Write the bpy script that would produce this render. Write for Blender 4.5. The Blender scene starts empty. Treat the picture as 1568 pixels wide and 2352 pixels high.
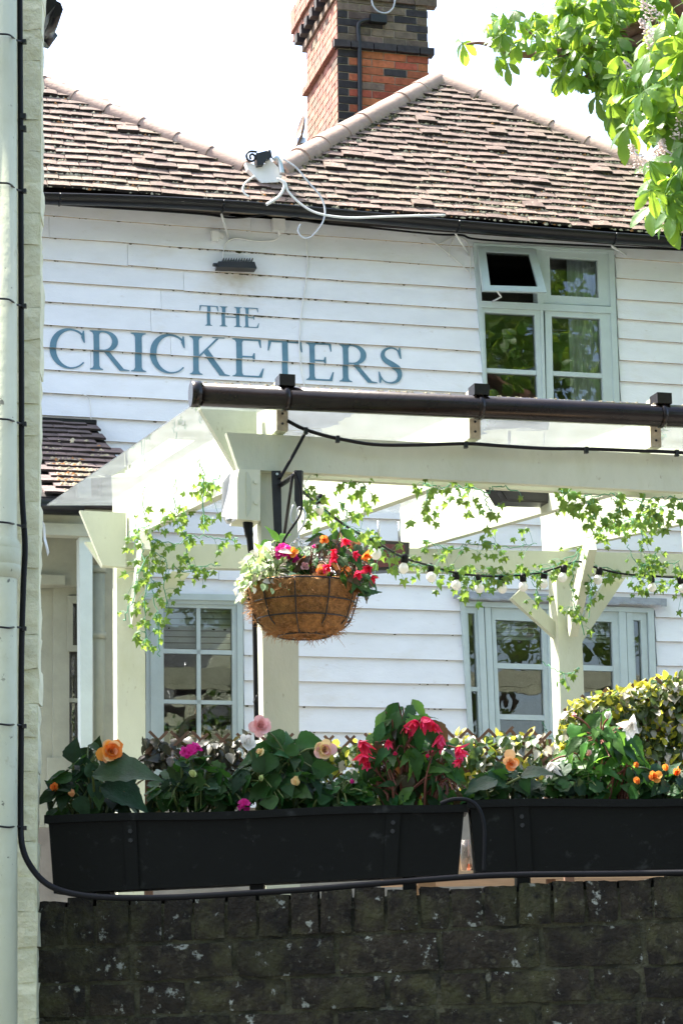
import bpy, bmesh, math, random
from math import sin, cos, tan, radians, pi, atan2, sqrt
from mathutils import Vector, Matrix, noise
from mathutils.geometry import tessellate_polygon
random.seed(11)
scn = bpy.context.scene
COL = scn.collection

# ------------------------------------------------------------------ camera, sky, sun, exposure
FPX, CU, CV = 5018.0, 784.0, 1176.0          # focal length and centre of a 1568 x 2352 picture
EYE = Vector((0, 0, 1.6))
PITCH, ROLL = radians(11.5), radians(-0.6)
RCAM = Matrix.Rotation(radians(90) + PITCH, 3, 'X') @ Matrix.Rotation(ROLL, 3, 'Z')
cam_d = bpy.data.cameras.new('camera')
cam = bpy.data.objects.new('camera', cam_d)
COL.objects.link(cam)
cam.matrix_world = Matrix.Translation(EYE) @ RCAM.to_4x4()
cam_d.sensor_fit = 'VERTICAL'
cam_d.sensor_height = 36.0
cam_d.lens = 36.0 * FPX / 2352.0
cam_d.clip_start = 0.1
cam_d.clip_end = 3000
scn.camera = cam

SUN = Vector((-0.50, 0.20, 0.84)).normalized()
world = bpy.data.worlds.new('World')
scn.world = world
world.use_nodes = True
wn = world.node_tree
for n in list(wn.nodes):
    wn.nodes.remove(n)
w_out = wn.nodes.new('ShaderNodeOutputWorld')
w_bg = wn.nodes.new('ShaderNodeBackground')
w_sky = wn.nodes.new('ShaderNodeTexSky')
w_sky.sky_type = 'NISHITA'
w_sky.sun_disc = False
w_sky.sun_elevation = math.asin(SUN.z)
w_sky.sun_rotation = atan2(SUN.x, SUN.y)
w_sky.air_density = 1.0
w_sky.dust_density = 4.0
w_sky.ozone_density = 1.0
w_bg.inputs['Strength'].default_value = 0.15
wn.links.new(w_sky.outputs[0], w_bg.inputs[0])
wn.links.new(w_bg.outputs[0], w_out.inputs[0])

sun_d = bpy.data.lights.new('sun', 'SUN')
sun_d.energy = 4.6
sun_d.angle = radians(0.5)
sun_d.color = (1.0, 0.95, 0.86)
sun_o = bpy.data.objects.new('sun', sun_d)
COL.objects.link(sun_o)
sun_o.rotation_mode = 'QUATERNION'
sun_o.rotation_quaternion = SUN.to_track_quat('Z', 'Y')
sun_o.location = (-30, 12, 50)

scn.view_settings.view_transform = 'Standard'
scn.view_settings.look = 'None'
scn.view_settings.gamma = 1.0
scn.view_settings.use_curve_mapping = False
scn.view_settings.exposure = 2.12
scn.cycles.max_bounces = 8
scn.cycles.transparent_max_bounces = 24
scn.cycles.use_denoising = True

# ------------------------------------------------------------------ geometry helpers
def ray(u, v):
    return (RCAM @ Vector(((u - CU) / FPX, -(v - CV) / FPX, -1.0))).normalized()

class Frame:
    """A vertical working plane: e1 runs to the right along it, e2 points away from the street."""
    def __init__(s, yaw, y_center=None, through=None):
        a = radians(yaw)
        s.e1 = Vector((cos(a), sin(a), 0)); s.e2 = Vector((-sin(a), cos(a), 0))
        if through is None:
            d = ray(CU, CV); s.o = EYE + d * (y_center / d.y)
        else:
            s.o = Vector(through)
        s.o = Vector((s.o.x, s.o.y, 0))
    def pt(s, u, v, off=0.0):
        d = ray(u, v); p0 = s.o - s.e2 * off
        return EYE + d * ((p0 - EYE).dot(s.e2) / d.dot(s.e2))
    def sz(s, u, v, off=0.0):
        p = s.pt(u, v, off)
        return ((p - s.o).dot(s.e1), p.z)
    def w(s, sx, z, off=0.0):
        return s.o + s.e1 * sx + Vector((0, 0, z)) - s.e2 * off

def aty(u, v, y):
    d = ray(u, v)
    return EYE + d * (y / d.y)

WM = {}
def world_of(o):
    return WM.get(o.name, Matrix.Identity(4))

def link(o, parent=None, m=None):
    COL.objects.link(o)
    m = m or Matrix.Identity(4)
    if parent is not None:
        o.parent = parent
        o.matrix_parent_inverse = world_of(parent).inverted()
    o.matrix_basis = m
    WM[o.name] = m.copy()
    return o

def tag(o, label=None, cat=None, group=None, kind=None):
    if label: o['label'] = label
    if cat: o['category'] = cat
    if group: o['group'] = group
    if kind: o['kind'] = kind
    return o

def thing(name, loc, label, cat, group=None):
    o = bpy.data.objects.new(name, None)
    o.empty_display_size = 0.1
    link(o, None, Matrix.Translation(Vector(loc)))
    return tag(o, label, cat, group)

def inst(name, mesh, parent, m):
    return link(bpy.data.objects.new(name, mesh), parent, m)

class MB:
    def __init__(s):
        s.v = []; s.f = []; s.mi = []; s.sm = []
    def add(s, vs, fs, mi=0, smooth=False):
        b = len(s.v); s.v += [Vector(p) for p in vs]
        for f in fs:
            s.f.append([b + i for i in f]); s.mi.append(mi); s.sm.append(smooth)
        return s
    def add_multi(s, vs, fs, mis):
        b = len(s.v); s.v += [Vector(p) for p in vs]
        for f, q in zip(fs, mis):
            s.f.append([b + i for i in f]); s.mi.append(q); s.sm.append(False)
        return s
    def box(s, c, size, rot=None, mi=0):
        h = Vector(size) * .5; rot = rot or Matrix.Identity(3)
        vs = [Vector(c) + rot @ Vector((x * h.x, y * h.y, z * h.z)) for x in (-1, 1) for y in (-1, 1) for z in (-1, 1)]
        return s.add(vs, [(0, 1, 3, 2), (4, 6, 7, 5), (0, 4, 5, 1), (2, 3, 7, 6), (0, 2, 6, 4), (1, 5, 7, 3)], mi)
    def prism(s, poly, d, mi=0):
        """poly: world points of the front face; d: extrusion vector."""
        n = len(poly); a = [Vector(p) for p in poly]; b = [p + d for p in a]
        fs = [tuple(range(n)), tuple(range(2 * n - 1, n - 1, -1))] + [(i, n + i, n + (i + 1) % n, (i + 1) % n) for i in range(n)]
        return s.add(a + b, fs, mi)
    def tube(s, path, r, n=8, mi=0, cap=True, smooth=True):
        path = [Vector(p) for p in path]; k = len(path)
        rs = r if isinstance(r, (list, tuple)) else [r] * k
        vs = []; prev = None
        for i, p in enumerate(path):
            t = (path[min(i + 1, k - 1)] - path[max(i - 1, 0)])
            t = t.normalized() if t.length > 1e-9 else Vector((0, 0, 1))
            if prev is None:
                a = t.cross(Vector((0, 0, 1)))
                if a.length < .1: a = t.cross(Vector((1, 0, 0)))
            else:
                a = prev - t * prev.dot(t)
            a.normalize(); prev = a; b = t.cross(a)
            for j in range(n):
                q = 2 * pi * j / n
                vs.append(p + (a * cos(q) + b * sin(q)) * rs[i])
        fs = [(i * n + j, i * n + (j + 1) % n, (i + 1) * n + (j + 1) % n, (i + 1) * n + j) for i in range(k - 1) for j in range(n)]
        s.add(vs, fs, mi, smooth)
        if cap:
            b = len(s.v) - len(vs)
            s.f.append([b + j for j in range(n)][::-1]); s.mi.append(mi); s.sm.append(False)
            s.f.append([b + (k - 1) * n + j for j in range(n)]); s.mi.append(mi); s.sm.append(False)
        return s
    def lathe(s, c, prof, n=16, mi=0, ax=None, smooth=True):
        c = Vector(c); R = ax or Matrix.Identity(3)
        vs = [c + R @ Vector((r * cos(2 * pi * j / n), r * sin(2 * pi * j / n), z)) for r, z in prof for j in range(n)]
        fs = [(i * n + j, i * n + (j + 1) % n, (i + 1) * n + (j + 1) % n, (i + 1) * n + j) for i in range(len(prof) - 1) for j in range(n)]
        return s.add(vs, fs, mi, smooth)
    def mesh(s, name, mats, recalc=True, shift=None):
        me = bpy.data.meshes.new(name)
        sh = shift or Vector((0, 0, 0))
        me.from_pydata([tuple(p - sh) for p in s.v], [], s.f)
        for m in (mats if isinstance(mats, (list, tuple)) else [mats]):
            me.materials.append(m)
        me.polygons.foreach_set('material_index', s.mi)
        me.polygons.foreach_set('use_smooth', s.sm)
        if recalc:
            bm = bmesh.new(); bm.from_mesh(me)
            bmesh.ops.recalc_face_normals(bm, faces=bm.faces)
            bm.to_mesh(me); bm.free()
        me.update()
        return me
    def build(s, name, mats, parent=None, recalc=True):
        lo = Vector((min(p[i] for p in s.v) for i in range(3))); hi = Vector((max(p[i] for p in s.v) for i in range(3)))
        c = (lo + hi) * .5
        me = s.mesh(name, mats, recalc, c)
        return link(bpy.data.objects.new(name, me), parent, Matrix.Translation(c))

def pprism(fr, pts, off, th, mb=None, mi=0):
    """A slab with the outline pts (picture points) on the plane fr brought forward by off; thickness th going back."""
    mb = mb or MB()
    mb.prism([fr.pt(u, v, off) for u, v in pts], fr.e2 * th, mi)
    return mb

def ring(fr, outer, inner, off, th, mb=None, mi=0):
    mb = mb or MB()
    for i in range(4):
        j = (i + 1) % 4
        pprism(fr, [outer[i], outer[j], inner[j], inner[i]], off, th, mb, mi)
    return mb

def lerp(a, b, t): return a + (b - a) * t
def lerp2(a, b, t): return (a[0] + (b[0] - a[0]) * t, a[1] + (b[1] - a[1]) * t)
def spline(pts, n=8):
    pts = [Vector(p) for p in pts]; out = []
    for i in range(len(pts) - 1):
        p0 = pts[max(i - 1, 0)]; p1 = pts[i]; p2 = pts[i + 1]; p3 = pts[min(i + 2, len(pts) - 1)]
        for k in range(n):
            t = k / n
            out.append(.5 * ((2 * p1) + (p2 - p0) * t + (2 * p0 - 5 * p1 + 4 * p2 - p3) * t * t + (3 * p1 - p0 - 3 * p2 + p3) * t ** 3))
    out.append(pts[-1])
    return out

def basis(x, y, z):
    return Matrix((x, y, z)).transposed()

def look(normal, up=Vector((0, 0, 1)), roll=0.0):
    """Rotation whose local +Z is normal and whose local +Y is as near up as it can be."""
    z = normal.normalized(); x = up.cross(z)
    if x.length < 1e-4: x = Vector((1, 0, 0)).cross(z)
    x.normalize(); y = z.cross(x)
    return basis(x, y, z) @ Matrix.Rotation(roll, 3, 'Z')

def trs(loc, rot, sc=1.0):
    s = Vector((sc, sc, sc)) if not isinstance(sc, (tuple, list, Vector)) else Vector(sc)
    return Matrix.Translation(loc) @ rot.to_4x4() @ Matrix.Diagonal((s.x, s.y, s.z, 1))

# ------------------------------------------------------------------ materials
def M(name, col, rough=.6, var=.18, scale=6.0, bump=.15, bscale=50.0, spots=(), metal=0.0, objvar=0.0, transl=0.0,
      tcol=None, spec=.4, hue=0.0, stretch=(1, 1, 1), coat=0.0):
    m = bpy.data.materials.new(name); m.use_nodes = True
    nt = m.node_tree; N = nt.nodes; L = nt.links
    N.clear()
    out = N.new('ShaderNodeOutputMaterial'); bs = N.new('ShaderNodeBsdfPrincipled')
    geo = N.new('ShaderNodeNewGeometry')
    mp = N.new('ShaderNodeMapping'); mp.inputs['Scale'].default_value = stretch
    L.new(geo.outputs['Position'], mp.inputs['Vector'])
    def nz(sc, det=4.0, ro=.6):
        t = N.new('ShaderNodeTexNoise'); t.inputs['Scale'].default_value = sc; t.inputs['Detail'].default_value = det
        t.inputs['Roughness'].default_value = ro
        L.new(mp.outputs[0], t.inputs['Vector']); return t
    n1 = nz(scale)
    mx = N.new('ShaderNodeMix'); mx.data_type = 'RGBA'
    mx.inputs[6].default_value = tuple(max(0, c * (1 - var)) for c in col) + (1,)
    mx.inputs[7].default_value = tuple(min(1, c * (1 + var)) for c in col) + (1,)
    rmp = N.new('ShaderNodeMapRange'); rmp.inputs[1].default_value = .3; rmp.inputs[2].default_value = .7
    L.new(n1.outputs[0], rmp.inputs[0]); L.new(rmp.outputs[0], mx.inputs[0])
    cur = mx.outputs[2]
    for (sc, lo, hi, scal, amt) in [(x[0], x[1], x[2], x[3], x[4]) for x in spots]:
        t = nz(scal, 6.0, .65)
        r = N.new('ShaderNodeMapRange'); r.inputs[1].default_value = lo; r.inputs[2].default_value = hi
        r.inputs[4].default_value = amt
        L.new(t.outputs[0], r.inputs[0])
        k = N.new('ShaderNodeMix'); k.data_type = 'RGBA'
        k.inputs[7].default_value = tuple(sc) + (1,)
        L.new(r.outputs[0], k.inputs[0]); L.new(cur, k.inputs[6]); cur = k.outputs[2]
    if objvar or hue:
        oi = N.new('ShaderNodeObjectInfo'); hs = N.new('ShaderNodeHueSaturation')
        r = N.new('ShaderNodeMapRange'); r.inputs[3].default_value = 1 - objvar; r.inputs[4].default_value = 1 + objvar
        L.new(oi.outputs['Random'], r.inputs[0]); L.new(r.outputs[0], hs.inputs['Value'])
        if hue:
            r2 = N.new('ShaderNodeMapRange'); r2.inputs[3].default_value = .5 - hue; r2.inputs[4].default_value = .5 + hue
            wv = N.new('ShaderNodeMath'); wv.operation = 'FRACT'; ml = N.new('ShaderNodeMath'); ml.operation = 'MULTIPLY'
            ml.inputs[1].default_value = 7.31
            L.new(oi.outputs['Random'], ml.inputs[0]); L.new(ml.outputs[0], wv.inputs[0]); L.new(wv.outputs[0], r2.inputs[0])
            L.new(r2.outputs[0], hs.inputs['Hue'])
        L.new(cur, hs.inputs['Color']); cur = hs.outputs[0]
    L.new(cur, bs.inputs['Base Color'])
    bs.inputs['Roughness'].default_value = rough; bs.inputs['Metallic'].default_value = metal
    bs.inputs['Specular IOR Level'].default_value = spec
    bs.inputs['Coat Weight'].default_value = coat
    if bump:
        bp = N.new('ShaderNodeBump'); bp.inputs['Strength'].default_value = bump; bp.inputs['Distance'].default_value = .02
        nb = nz(bscale, 5.0, .6)
        L.new(nb.outputs[0], bp.inputs['Height']); L.new(bp.outputs[0], bs.inputs['Normal'])
    sh = bs.outputs[0]
    if transl:
        tr = N.new('ShaderNodeBsdfTranslucent'); ms = N.new('ShaderNodeMixShader'); ms.inputs[0].default_value = transl
        if tcol: tr.inputs['Color'].default_value = tuple(tcol) + (1,)
        else: L.new(cur, tr.inputs['Color'])
        L.new(bs.outputs[0], ms.inputs[1]); L.new(tr.outputs[0], ms.inputs[2]); sh = ms.outputs[0]
    L.new(sh, out.inputs[0])
    return m

def glass_mat(name, ior, tint, haze=0.0, rough=0.0, hcol=(.8, .8, .78)):
    m = bpy.data.materials.new(name); m.use_nodes = True
    nt = m.node_tree; N = nt.nodes; L = nt.links; N.clear()
    out = N.new('ShaderNodeOutputMaterial'); tr = N.new('ShaderNodeBsdfTransparent'); gl = N.new('ShaderNodeBsdfGlossy')
    tr.inputs[0].default_value = tuple(tint) + (1,); gl.inputs['Roughness'].default_value = rough
    fr = N.new('ShaderNodeFresnel'); fr.inputs[0].default_value = ior
    ms = N.new('ShaderNodeMixShader')
    L.new(fr.outputs[0], ms.inputs[0]); L.new(tr.outputs[0], ms.inputs[1]); L.new(gl.outputs[0], ms.inputs[2])
    geo = N.new('ShaderNodeNewGeometry'); nz = N.new('ShaderNodeTexNoise'); bp = N.new('ShaderNodeBump')
    nz.inputs['Scale'].default_value = 3.5; bp.inputs['Strength'].default_value = .06; bp.inputs['Distance'].default_value = .03
    L.new(geo.outputs['Position'], nz.inputs['Vector']); L.new(nz.outputs[0], bp.inputs['Height']); L.new(bp.outputs[0], gl.inputs['Normal'])
    sh = ms.outputs[0]
    if haze:
        df = N.new('ShaderNodeBsdfDiffuse'); tl = N.new('ShaderNodeBsdfTranslucent'); m1 = N.new('ShaderNodeMixShader'); m2 = N.new('ShaderNodeMixShader')
        df.inputs[0].default_value = tuple(hcol) + (1,); tl.inputs[0].default_value = tuple(hcol) + (1,)
        m1.inputs[0].default_value = .6
        L.new(df.outputs[0], m1.inputs[1]); L.new(tl.outputs[0], m1.inputs[2])
        n2 = N.new('ShaderNodeTexNoise'); n2.inputs['Scale'].default_value = 5.0; n2.inputs['Detail'].default_value = 8.0; n2.inputs['Roughness'].default_value = .7
        L.new(geo.outputs['Position'], n2.inputs['Vector'])
        r = N.new('ShaderNodeMapRange'); r.inputs[1].default_value = .35; r.inputs[2].default_value = .75
        r.inputs[3].default_value = haze * .6; r.inputs[4].default_value = haze * 1.6
        L.new(n2.outputs[0], r.inputs[0]); L.new(r.outputs[0], m2.inputs[0])
        L.new(sh, m2.inputs[1]); L.new(m1.outputs[0], m2.inputs[2]); sh = m2.outputs[0]
    L.new(sh, out.inputs[0])
    return m

MAT = dict(
    board=M('white_board_paint', (.79, .81, .84), .5, .05, 3, .10, 30, spots=[((.40, .34, .25), .64, .80, 10, .55), ((.66, .62, .54), .56, .78, 2.4, .45), ((.25, .22, .17), .70, .76, 30, .5)], objvar=.03, stretch=(1, 1, 2.5)),
    board_edge=M('worn_shaded_board_edge', (.44, .36, .26), .8, .35, 8, .2, 40, spots=[((.10, .08, .06), .55, .68, 11, .8)]),  # worn edge brown that also deepens the lap shadow by colour
    backing=M('wall_backing', (.30, .27, .23), .8),
    letter=M('sign_blue_paint', (.105, .215, .285), .55, .12, 12, .05),
    sage=M('sage_timber_paint', (.495, .52, .395), .6, .07, 4, .12, 40, spots=[((.42, .44, .28), .52, .72, 6, .5), ((.25, .22, .13), .64, .72, 34, .6), ((.30, .25, .15), .66, .76, 13, .5)], stretch=(1, 1, .5)),
    sage_edge=M('weathered_timber', (.42, .37, .26), .8, .3, 22, .3, 80),
    frame=M('grey_green_frame_paint', (.47, .55, .54), .45, .06, 6, .08, 40, spots=[((.30, .31, .27), .72, .9, 20, .5)]),
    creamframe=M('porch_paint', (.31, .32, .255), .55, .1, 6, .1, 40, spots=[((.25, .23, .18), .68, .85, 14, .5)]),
    black=M('black_plastic', (.008, .008, .009), .28, .3, 8, .04, 50, spec=.35),
    blackmat=M('black_cable', (.006, .006, .007), .5, .2, 8, .03, spec=.2),
    blackiron=M('black_iron', (.014, .014, .015), .4, .3, 30, .1),
    gutter=M('pergola_gutter_plastic', (.013, .009, .0075), .2, .3, 10, .05, 40, spec=.3),
    trough=M('trough_plastic', (.0028, .0033, .0026), .55, .25, 5, .12, 90, spots=[((.05, .053, .05), .60, .74, 26, .5), ((.12, .12, .11), .70, .76, 60, .5)], spec=.16),
    tile=M('clay_tile', (.165, .115, .092), .78, .25, 14, .35, 45, spots=[((.42, .38, .31), .58, .70, 30, .75), ((.36, .20, .09), .66, .78, 19, .6), ((.06, .04, .04), .60, .74, 11, .6), ((.20, .17, .11), .50, .68, 1.3, .6), ((.07, .05, .045), .54, .70, 2.1, .5)], objvar=.22, hue=.012),
    tile_dark=M('porch_clay_tile', (.13, .095, .088), .8, .3, 14, .35, 45, spots=[((.26, .22, .15), .66, .8, 26, .6)], objvar=.25),
    tile_edge=M('painted_shade_tile_edge', (.030, .022, .019), .9, .4, 30, .2),  # mossy edges, darkened further to paint in the shade between courses
    deck=M('roof_underlay', (.025, .02, .018), .9),
    hip=M('hip_tile_clay', (.33, .235, .19), .8, .14, 9, .25, 40, spots=[((.50, .45, .38), .58, .75, 16, .6), ((.14, .10, .08), .70, .82, 30, .7)], objvar=.08),
    moss=M('dry_moss', (.46, .40, .27), .95, .35, 30, .3, 100),
    moss_o=M('orange_lichen', (.42, .19, .07), .95, .3, 30, .3, 100),
    moss_d=M('dark_moss', (.055, .052, .022), .95, .4, 30, .3, 100),
    brick_red=M('chimney_red_brick', (.36, .10, .045), .85, .3, 25, .3, 70, spots=[((.10, .05, .04), .62, .75, 12, .8)], objvar=.3, hue=.012),
    brick_dk=M('chimney_dark_brick', (.145, .105, .075), .85, .35, 22, .3, 70, spots=[((.05, .045, .05), .6, .72, 14, .8)], objvar=.35, hue=.02),
    brick_bk=M('chimney_black_brick', (.03, .026, .026), .8, .4, 22, .3, 70, objvar=.3),
    brick_pink=M('chimney_side_brick', (.27, .125, .088), .85, .25, 22, .25, 70, spots=[((.18, .10, .08), .64, .76, 14, .6)], objvar=.2, hue=.01),
    mortar=M('chimney_mortar', (.40, .34, .27), .95, .15, 20, .3, 90),
    wbrick=M('wall_brick', (.024, .019, .012), .95, .55, 18, 1.0, 85,
             spots=[((.056, .057, .022), .48, .64, 9, .8), ((.085, .08, .052), .56, .66, 55, .7), ((.34, .36, .31), .62, .665, 30, .85), ((.40, .42, .37), .655, .69, 13, .8), ((.006, .006, .005), .56, .70, 24, .85)], objvar=.30),
    wmortar=M('wall_mortar', (.074, .072, .042), .95, .45, 26, 1.0, 85, spots=[((.014, .014, .010), .48, .64, 14, .85), ((.22, .22, .17), .61, .68, 24, .8)]),
    cbrick=M('painted_brick', (.70, .70, .50), .6, .1, 9, .5, 28, spots=[((.50, .48, .25), .58, .72, 7, .55), ((.25, .23, .14), .66, .74, 30, .7)], objvar=.02),
    pipe=M('cream_pipe_paint', (.52, .535, .385), .5, .06, 6, .12, 30, spots=[((.08, .08, .055), .645, .69, 34, .85), ((.42, .42, .26), .50, .72, 5, .55), ((.30, .26, .14), .64, .72, 15, .5)]),
    white=M('white_plastic', (.75, .75, .73), .4, .05, 10, .03),
    greyplastic=M('grey_white_plastic', (.55, .57, .60), .35, .1, 10, .03),
    boxcream=M('cream_box_plastic', (.60, .61, .46), .4, .05, 8, .04),
    lamp_glass=M('bulb_opal', (.82, .80, .74), .15, .03, 8, 0, spec=.5),
    coir=M('coir_liner', (.34, .17, .055), .95, .5, 40, 1.0, 150, spots=[((.14, .06, .018), .55, .72, 18, .7)]),
    coirf=M('coir_fibre', (.36, .18, .07), .9, .3, 30, 0),
    chain=M('steel_chain', (.55, .56, .58), .3, .1, 10, 0, metal=.9),
    soil=M('dark_soil', (.02, .015, .01), .95),
    room=M('room_plaster', (.38, .34, .29), .9, .2),
    curtain=M('curtain_cloth', (.80, .83, .86), .85, .1, 12, .05, transl=.3),
    blind=M('blind_slat', (.55, .55, .52), .6, .08),
    copper=M('copper', (.55, .22, .14), .25, .15, 8, .02, metal=1.0),
    wood=M('pale_wood', (.45, .31, .19), .7, .2, 20, .15, 60, stretch=(1, 1, .15)),
    darkwood=M('trellis_wood', (.17, .09, .055), .75, .3, 25, .2, 60),
    fascia=M('old_fascia', (.27, .22, .155), .8, .25, 9, .2, 40, spots=[((.10, .07, .05), .6, .75, 15, .7)]),
    lead=M('lead_flashing', (.30, .315, .33), .55, .2, 14, .2, 40),
    terrace=M('terrace_paving', (.150, .142, .130), .85, .12, 5, .2, 30),
    asphalt=M('asphalt', (.05, .05, .05), .9, .2, 20, .3, 120),
    bark=M('bark', (.10, .075, .05), .95, .35, 18, .6, 40, stretch=(1, 1, .3)),
    twig=M('twig_bark', (.16, .085, .06), .85, .25, 30, .2),
    cleaf=M('chestnut_leaf', (.045, .12, .016), .42, .25, 9, .15, 40, objvar=.3, hue=.015, transl=.45, tcol=(.38, .58, .05), spec=.45),
    eu_shaded=M('shaded_screen_leaf', (.035, .035, .020), .4, .4, 30, .05, objvar=.4, hue=.03, transl=.15, tcol=(.10, .09, .03)),  # darker leaf copy: shade on the trellis's left part put into the colour
    bleaf2=M('street_tree_leaf', (.07, .13, .022), .6, .35, 1.2, 0, transl=.35, tcol=(.34, .48, .05)),
    bloss=M('chestnut_blossom', (.75, .62, .56), .8, .2, 40, 0, transl=.3),
    ivy=M('ivy_leaf', (.075, .165, .03), .5, .3, 20, .05, objvar=.45, hue=.035, transl=.36, tcol=(.38, .55, .08)),
    ivystem=M('green_twine', (.07, .24, .13), .6, .2, 20, 0),
    eu_leaf=M('variegated_dark_leaf', (.034, .060, .02), .35, .4, 30, .05, objvar=.4, hue=.04, transl=.3, tcol=(.20, .30, .05), spec=.4),
    eu_yel=M('variegated_yellow_leaf', (.46, .48, .05), .5, .25, 30, .05, objvar=.25, hue=.02, transl=.4, tcol=(.70, .62, .06)),
    eu_sil=M('variegated_cream_leaf', (.55, .52, .42), .4, .2, 30, .05, objvar=.2, transl=.3),
    beg=M('begonia_leaf', (.020, .066, .014), .5, .35, 22, .2, 60, objvar=.4, hue=.03, transl=.22, tcol=(.09, .24, .03), spec=.2),
    begd=M('dark_begonia_leaf', (.013, .040, .013), .55, .35, 22, .2, 60, objvar=.3, hue=.03, transl=.12, tcol=(.08, .11, .03), spec=.2),
    begb=M('bright_begonia_leaf', (.075, .19, .035), .4, .3, 22, .2, 60, objvar=.3, hue=.02, transl=.5, tcol=(.26, .55, .06)),
    begr=M('bronze_begonia_leaf', (.045, .045, .020), .35, .4, 22, .2, 60, objvar=.4, hue=.04, transl=.3, tcol=(.34, .13, .04)),
    fil=M('pale_filler_leaf', (.34, .46, .26), .45, .3, 25, .05, objvar=.4, hue=.03, transl=.35, tcol=(.5, .68, .2)),
    stem=M('red_stem', (.16, .05, .03), .5, .3, 30, 0),
    gstem=M('green_stem', (.09, .12, .03), .5, .3, 30, 0),
    p_orange=M('orange_petal', (.90, .30, .05), .55, .25, 14, .05, objvar=.15, hue=.015, transl=.4),
    p_peach=M('peach_petal', (.92, .50, .24), .55, .22, 14, .05, objvar=.12, hue=.015, transl=.4),
    p_yel=M('yellow_pink_petal', (.88, .66, .34), .55, .2, 16, .05, objvar=.12, hue=.02, transl=.4),
    p_pink=M('pale_pink_petal', (.90, .52, .50), .55, .2, 12, .05, objvar=.12, hue=.01, transl=.4),
    p_white=M('white_petal', (.82, .80, .76), .55, .06, 14, .05, transl=.4),
    p_red=M('pinkish_red_petal', (.85, .05, .14), .5, .25, 14, .05, objvar=.2, hue=.012, transl=.4),
    p_mag=M('magenta_petal', (.66, .025, .28), .5, .25, 14, .05, objvar=.2, transl=.4),
    p_green=M('pale_green_bud', (.62, .70, .30), .55, .15, 14, .05, transl=.35),
    pane=glass_mat('window_glass', 1.68, (.90, .93, .92)),
    poly=glass_mat('roof_polycarbonate', 1.12, (.93, .95, .95), haze=.05, hcol=(.74, .80, .84)),
    tumbler=glass_mat('drinking_glass', 1.45, (.95, .95, .95), haze=.02),
    drink=M('orange_drink', (.80, .20, .02), .2, .1, 8, 0, transl=.4),
    heater=M('heater_black', (.018, .016, .017), .35, .2, 10, .05),
    heater_el=M('heater_element_cover', (.10, .025, .03), .3, .2, 10, .05),
)
print('head ok')
# ------------------------------------------------------------------ setting: ground, terrace
mb = MB(); mb.add([(-1500, -1500, 0), (1500, -1500, 0), (1500, 1500, 0), (-1500, 1500, 0)], [(0, 1, 2, 3)])
tag(mb.build('ground', MAT['asphalt']), kind='structure')
mb = MB(); mb.box((6, 16.0, .6), (34, 21.6, 1.2))
tag(mb.build('terrace_ground', MAT['terrace']), kind='structure')

# ================================================================== THE PUB BUILDING
F = Frame(14.5, y_center=16.0)
YAWM = basis(F.e1, F.e2, Vector((0, 0, 1)))
pub = thing('pub_building', F.w(0, 1.2), 'white weatherboarded pub with clay tiled hipped roofs and blue painted sign lettering', 'building')

# ---- window outlines (picture points, clockwise from top left)
W_UP = [(1087, 558), (1409, 574), (1424, 968), (1116, 958)]
W_LL = [(246, 1373), (558, 1377), (560, 1800), (246, 1800)]
W_LR = [(1058, 1380), (1500, 1397), (1516, 1800), (1084, 1800)]
HOLES = [[F.sz(u, v) for u, v in w] for w in (W_UP, W_LL, W_LR)]
def hole_x(h, z):
    tl, tr, br, bl = h
    if z > max(tl[1], tr[1]) - .01 or z < min(bl[1], br[1]) + .01: return None
    f = lambda a, b: lerp(a[0], b[0], (z - a[1]) / (b[1] - a[1]))
    return f(tl, bl), f(tr, br)

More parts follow.
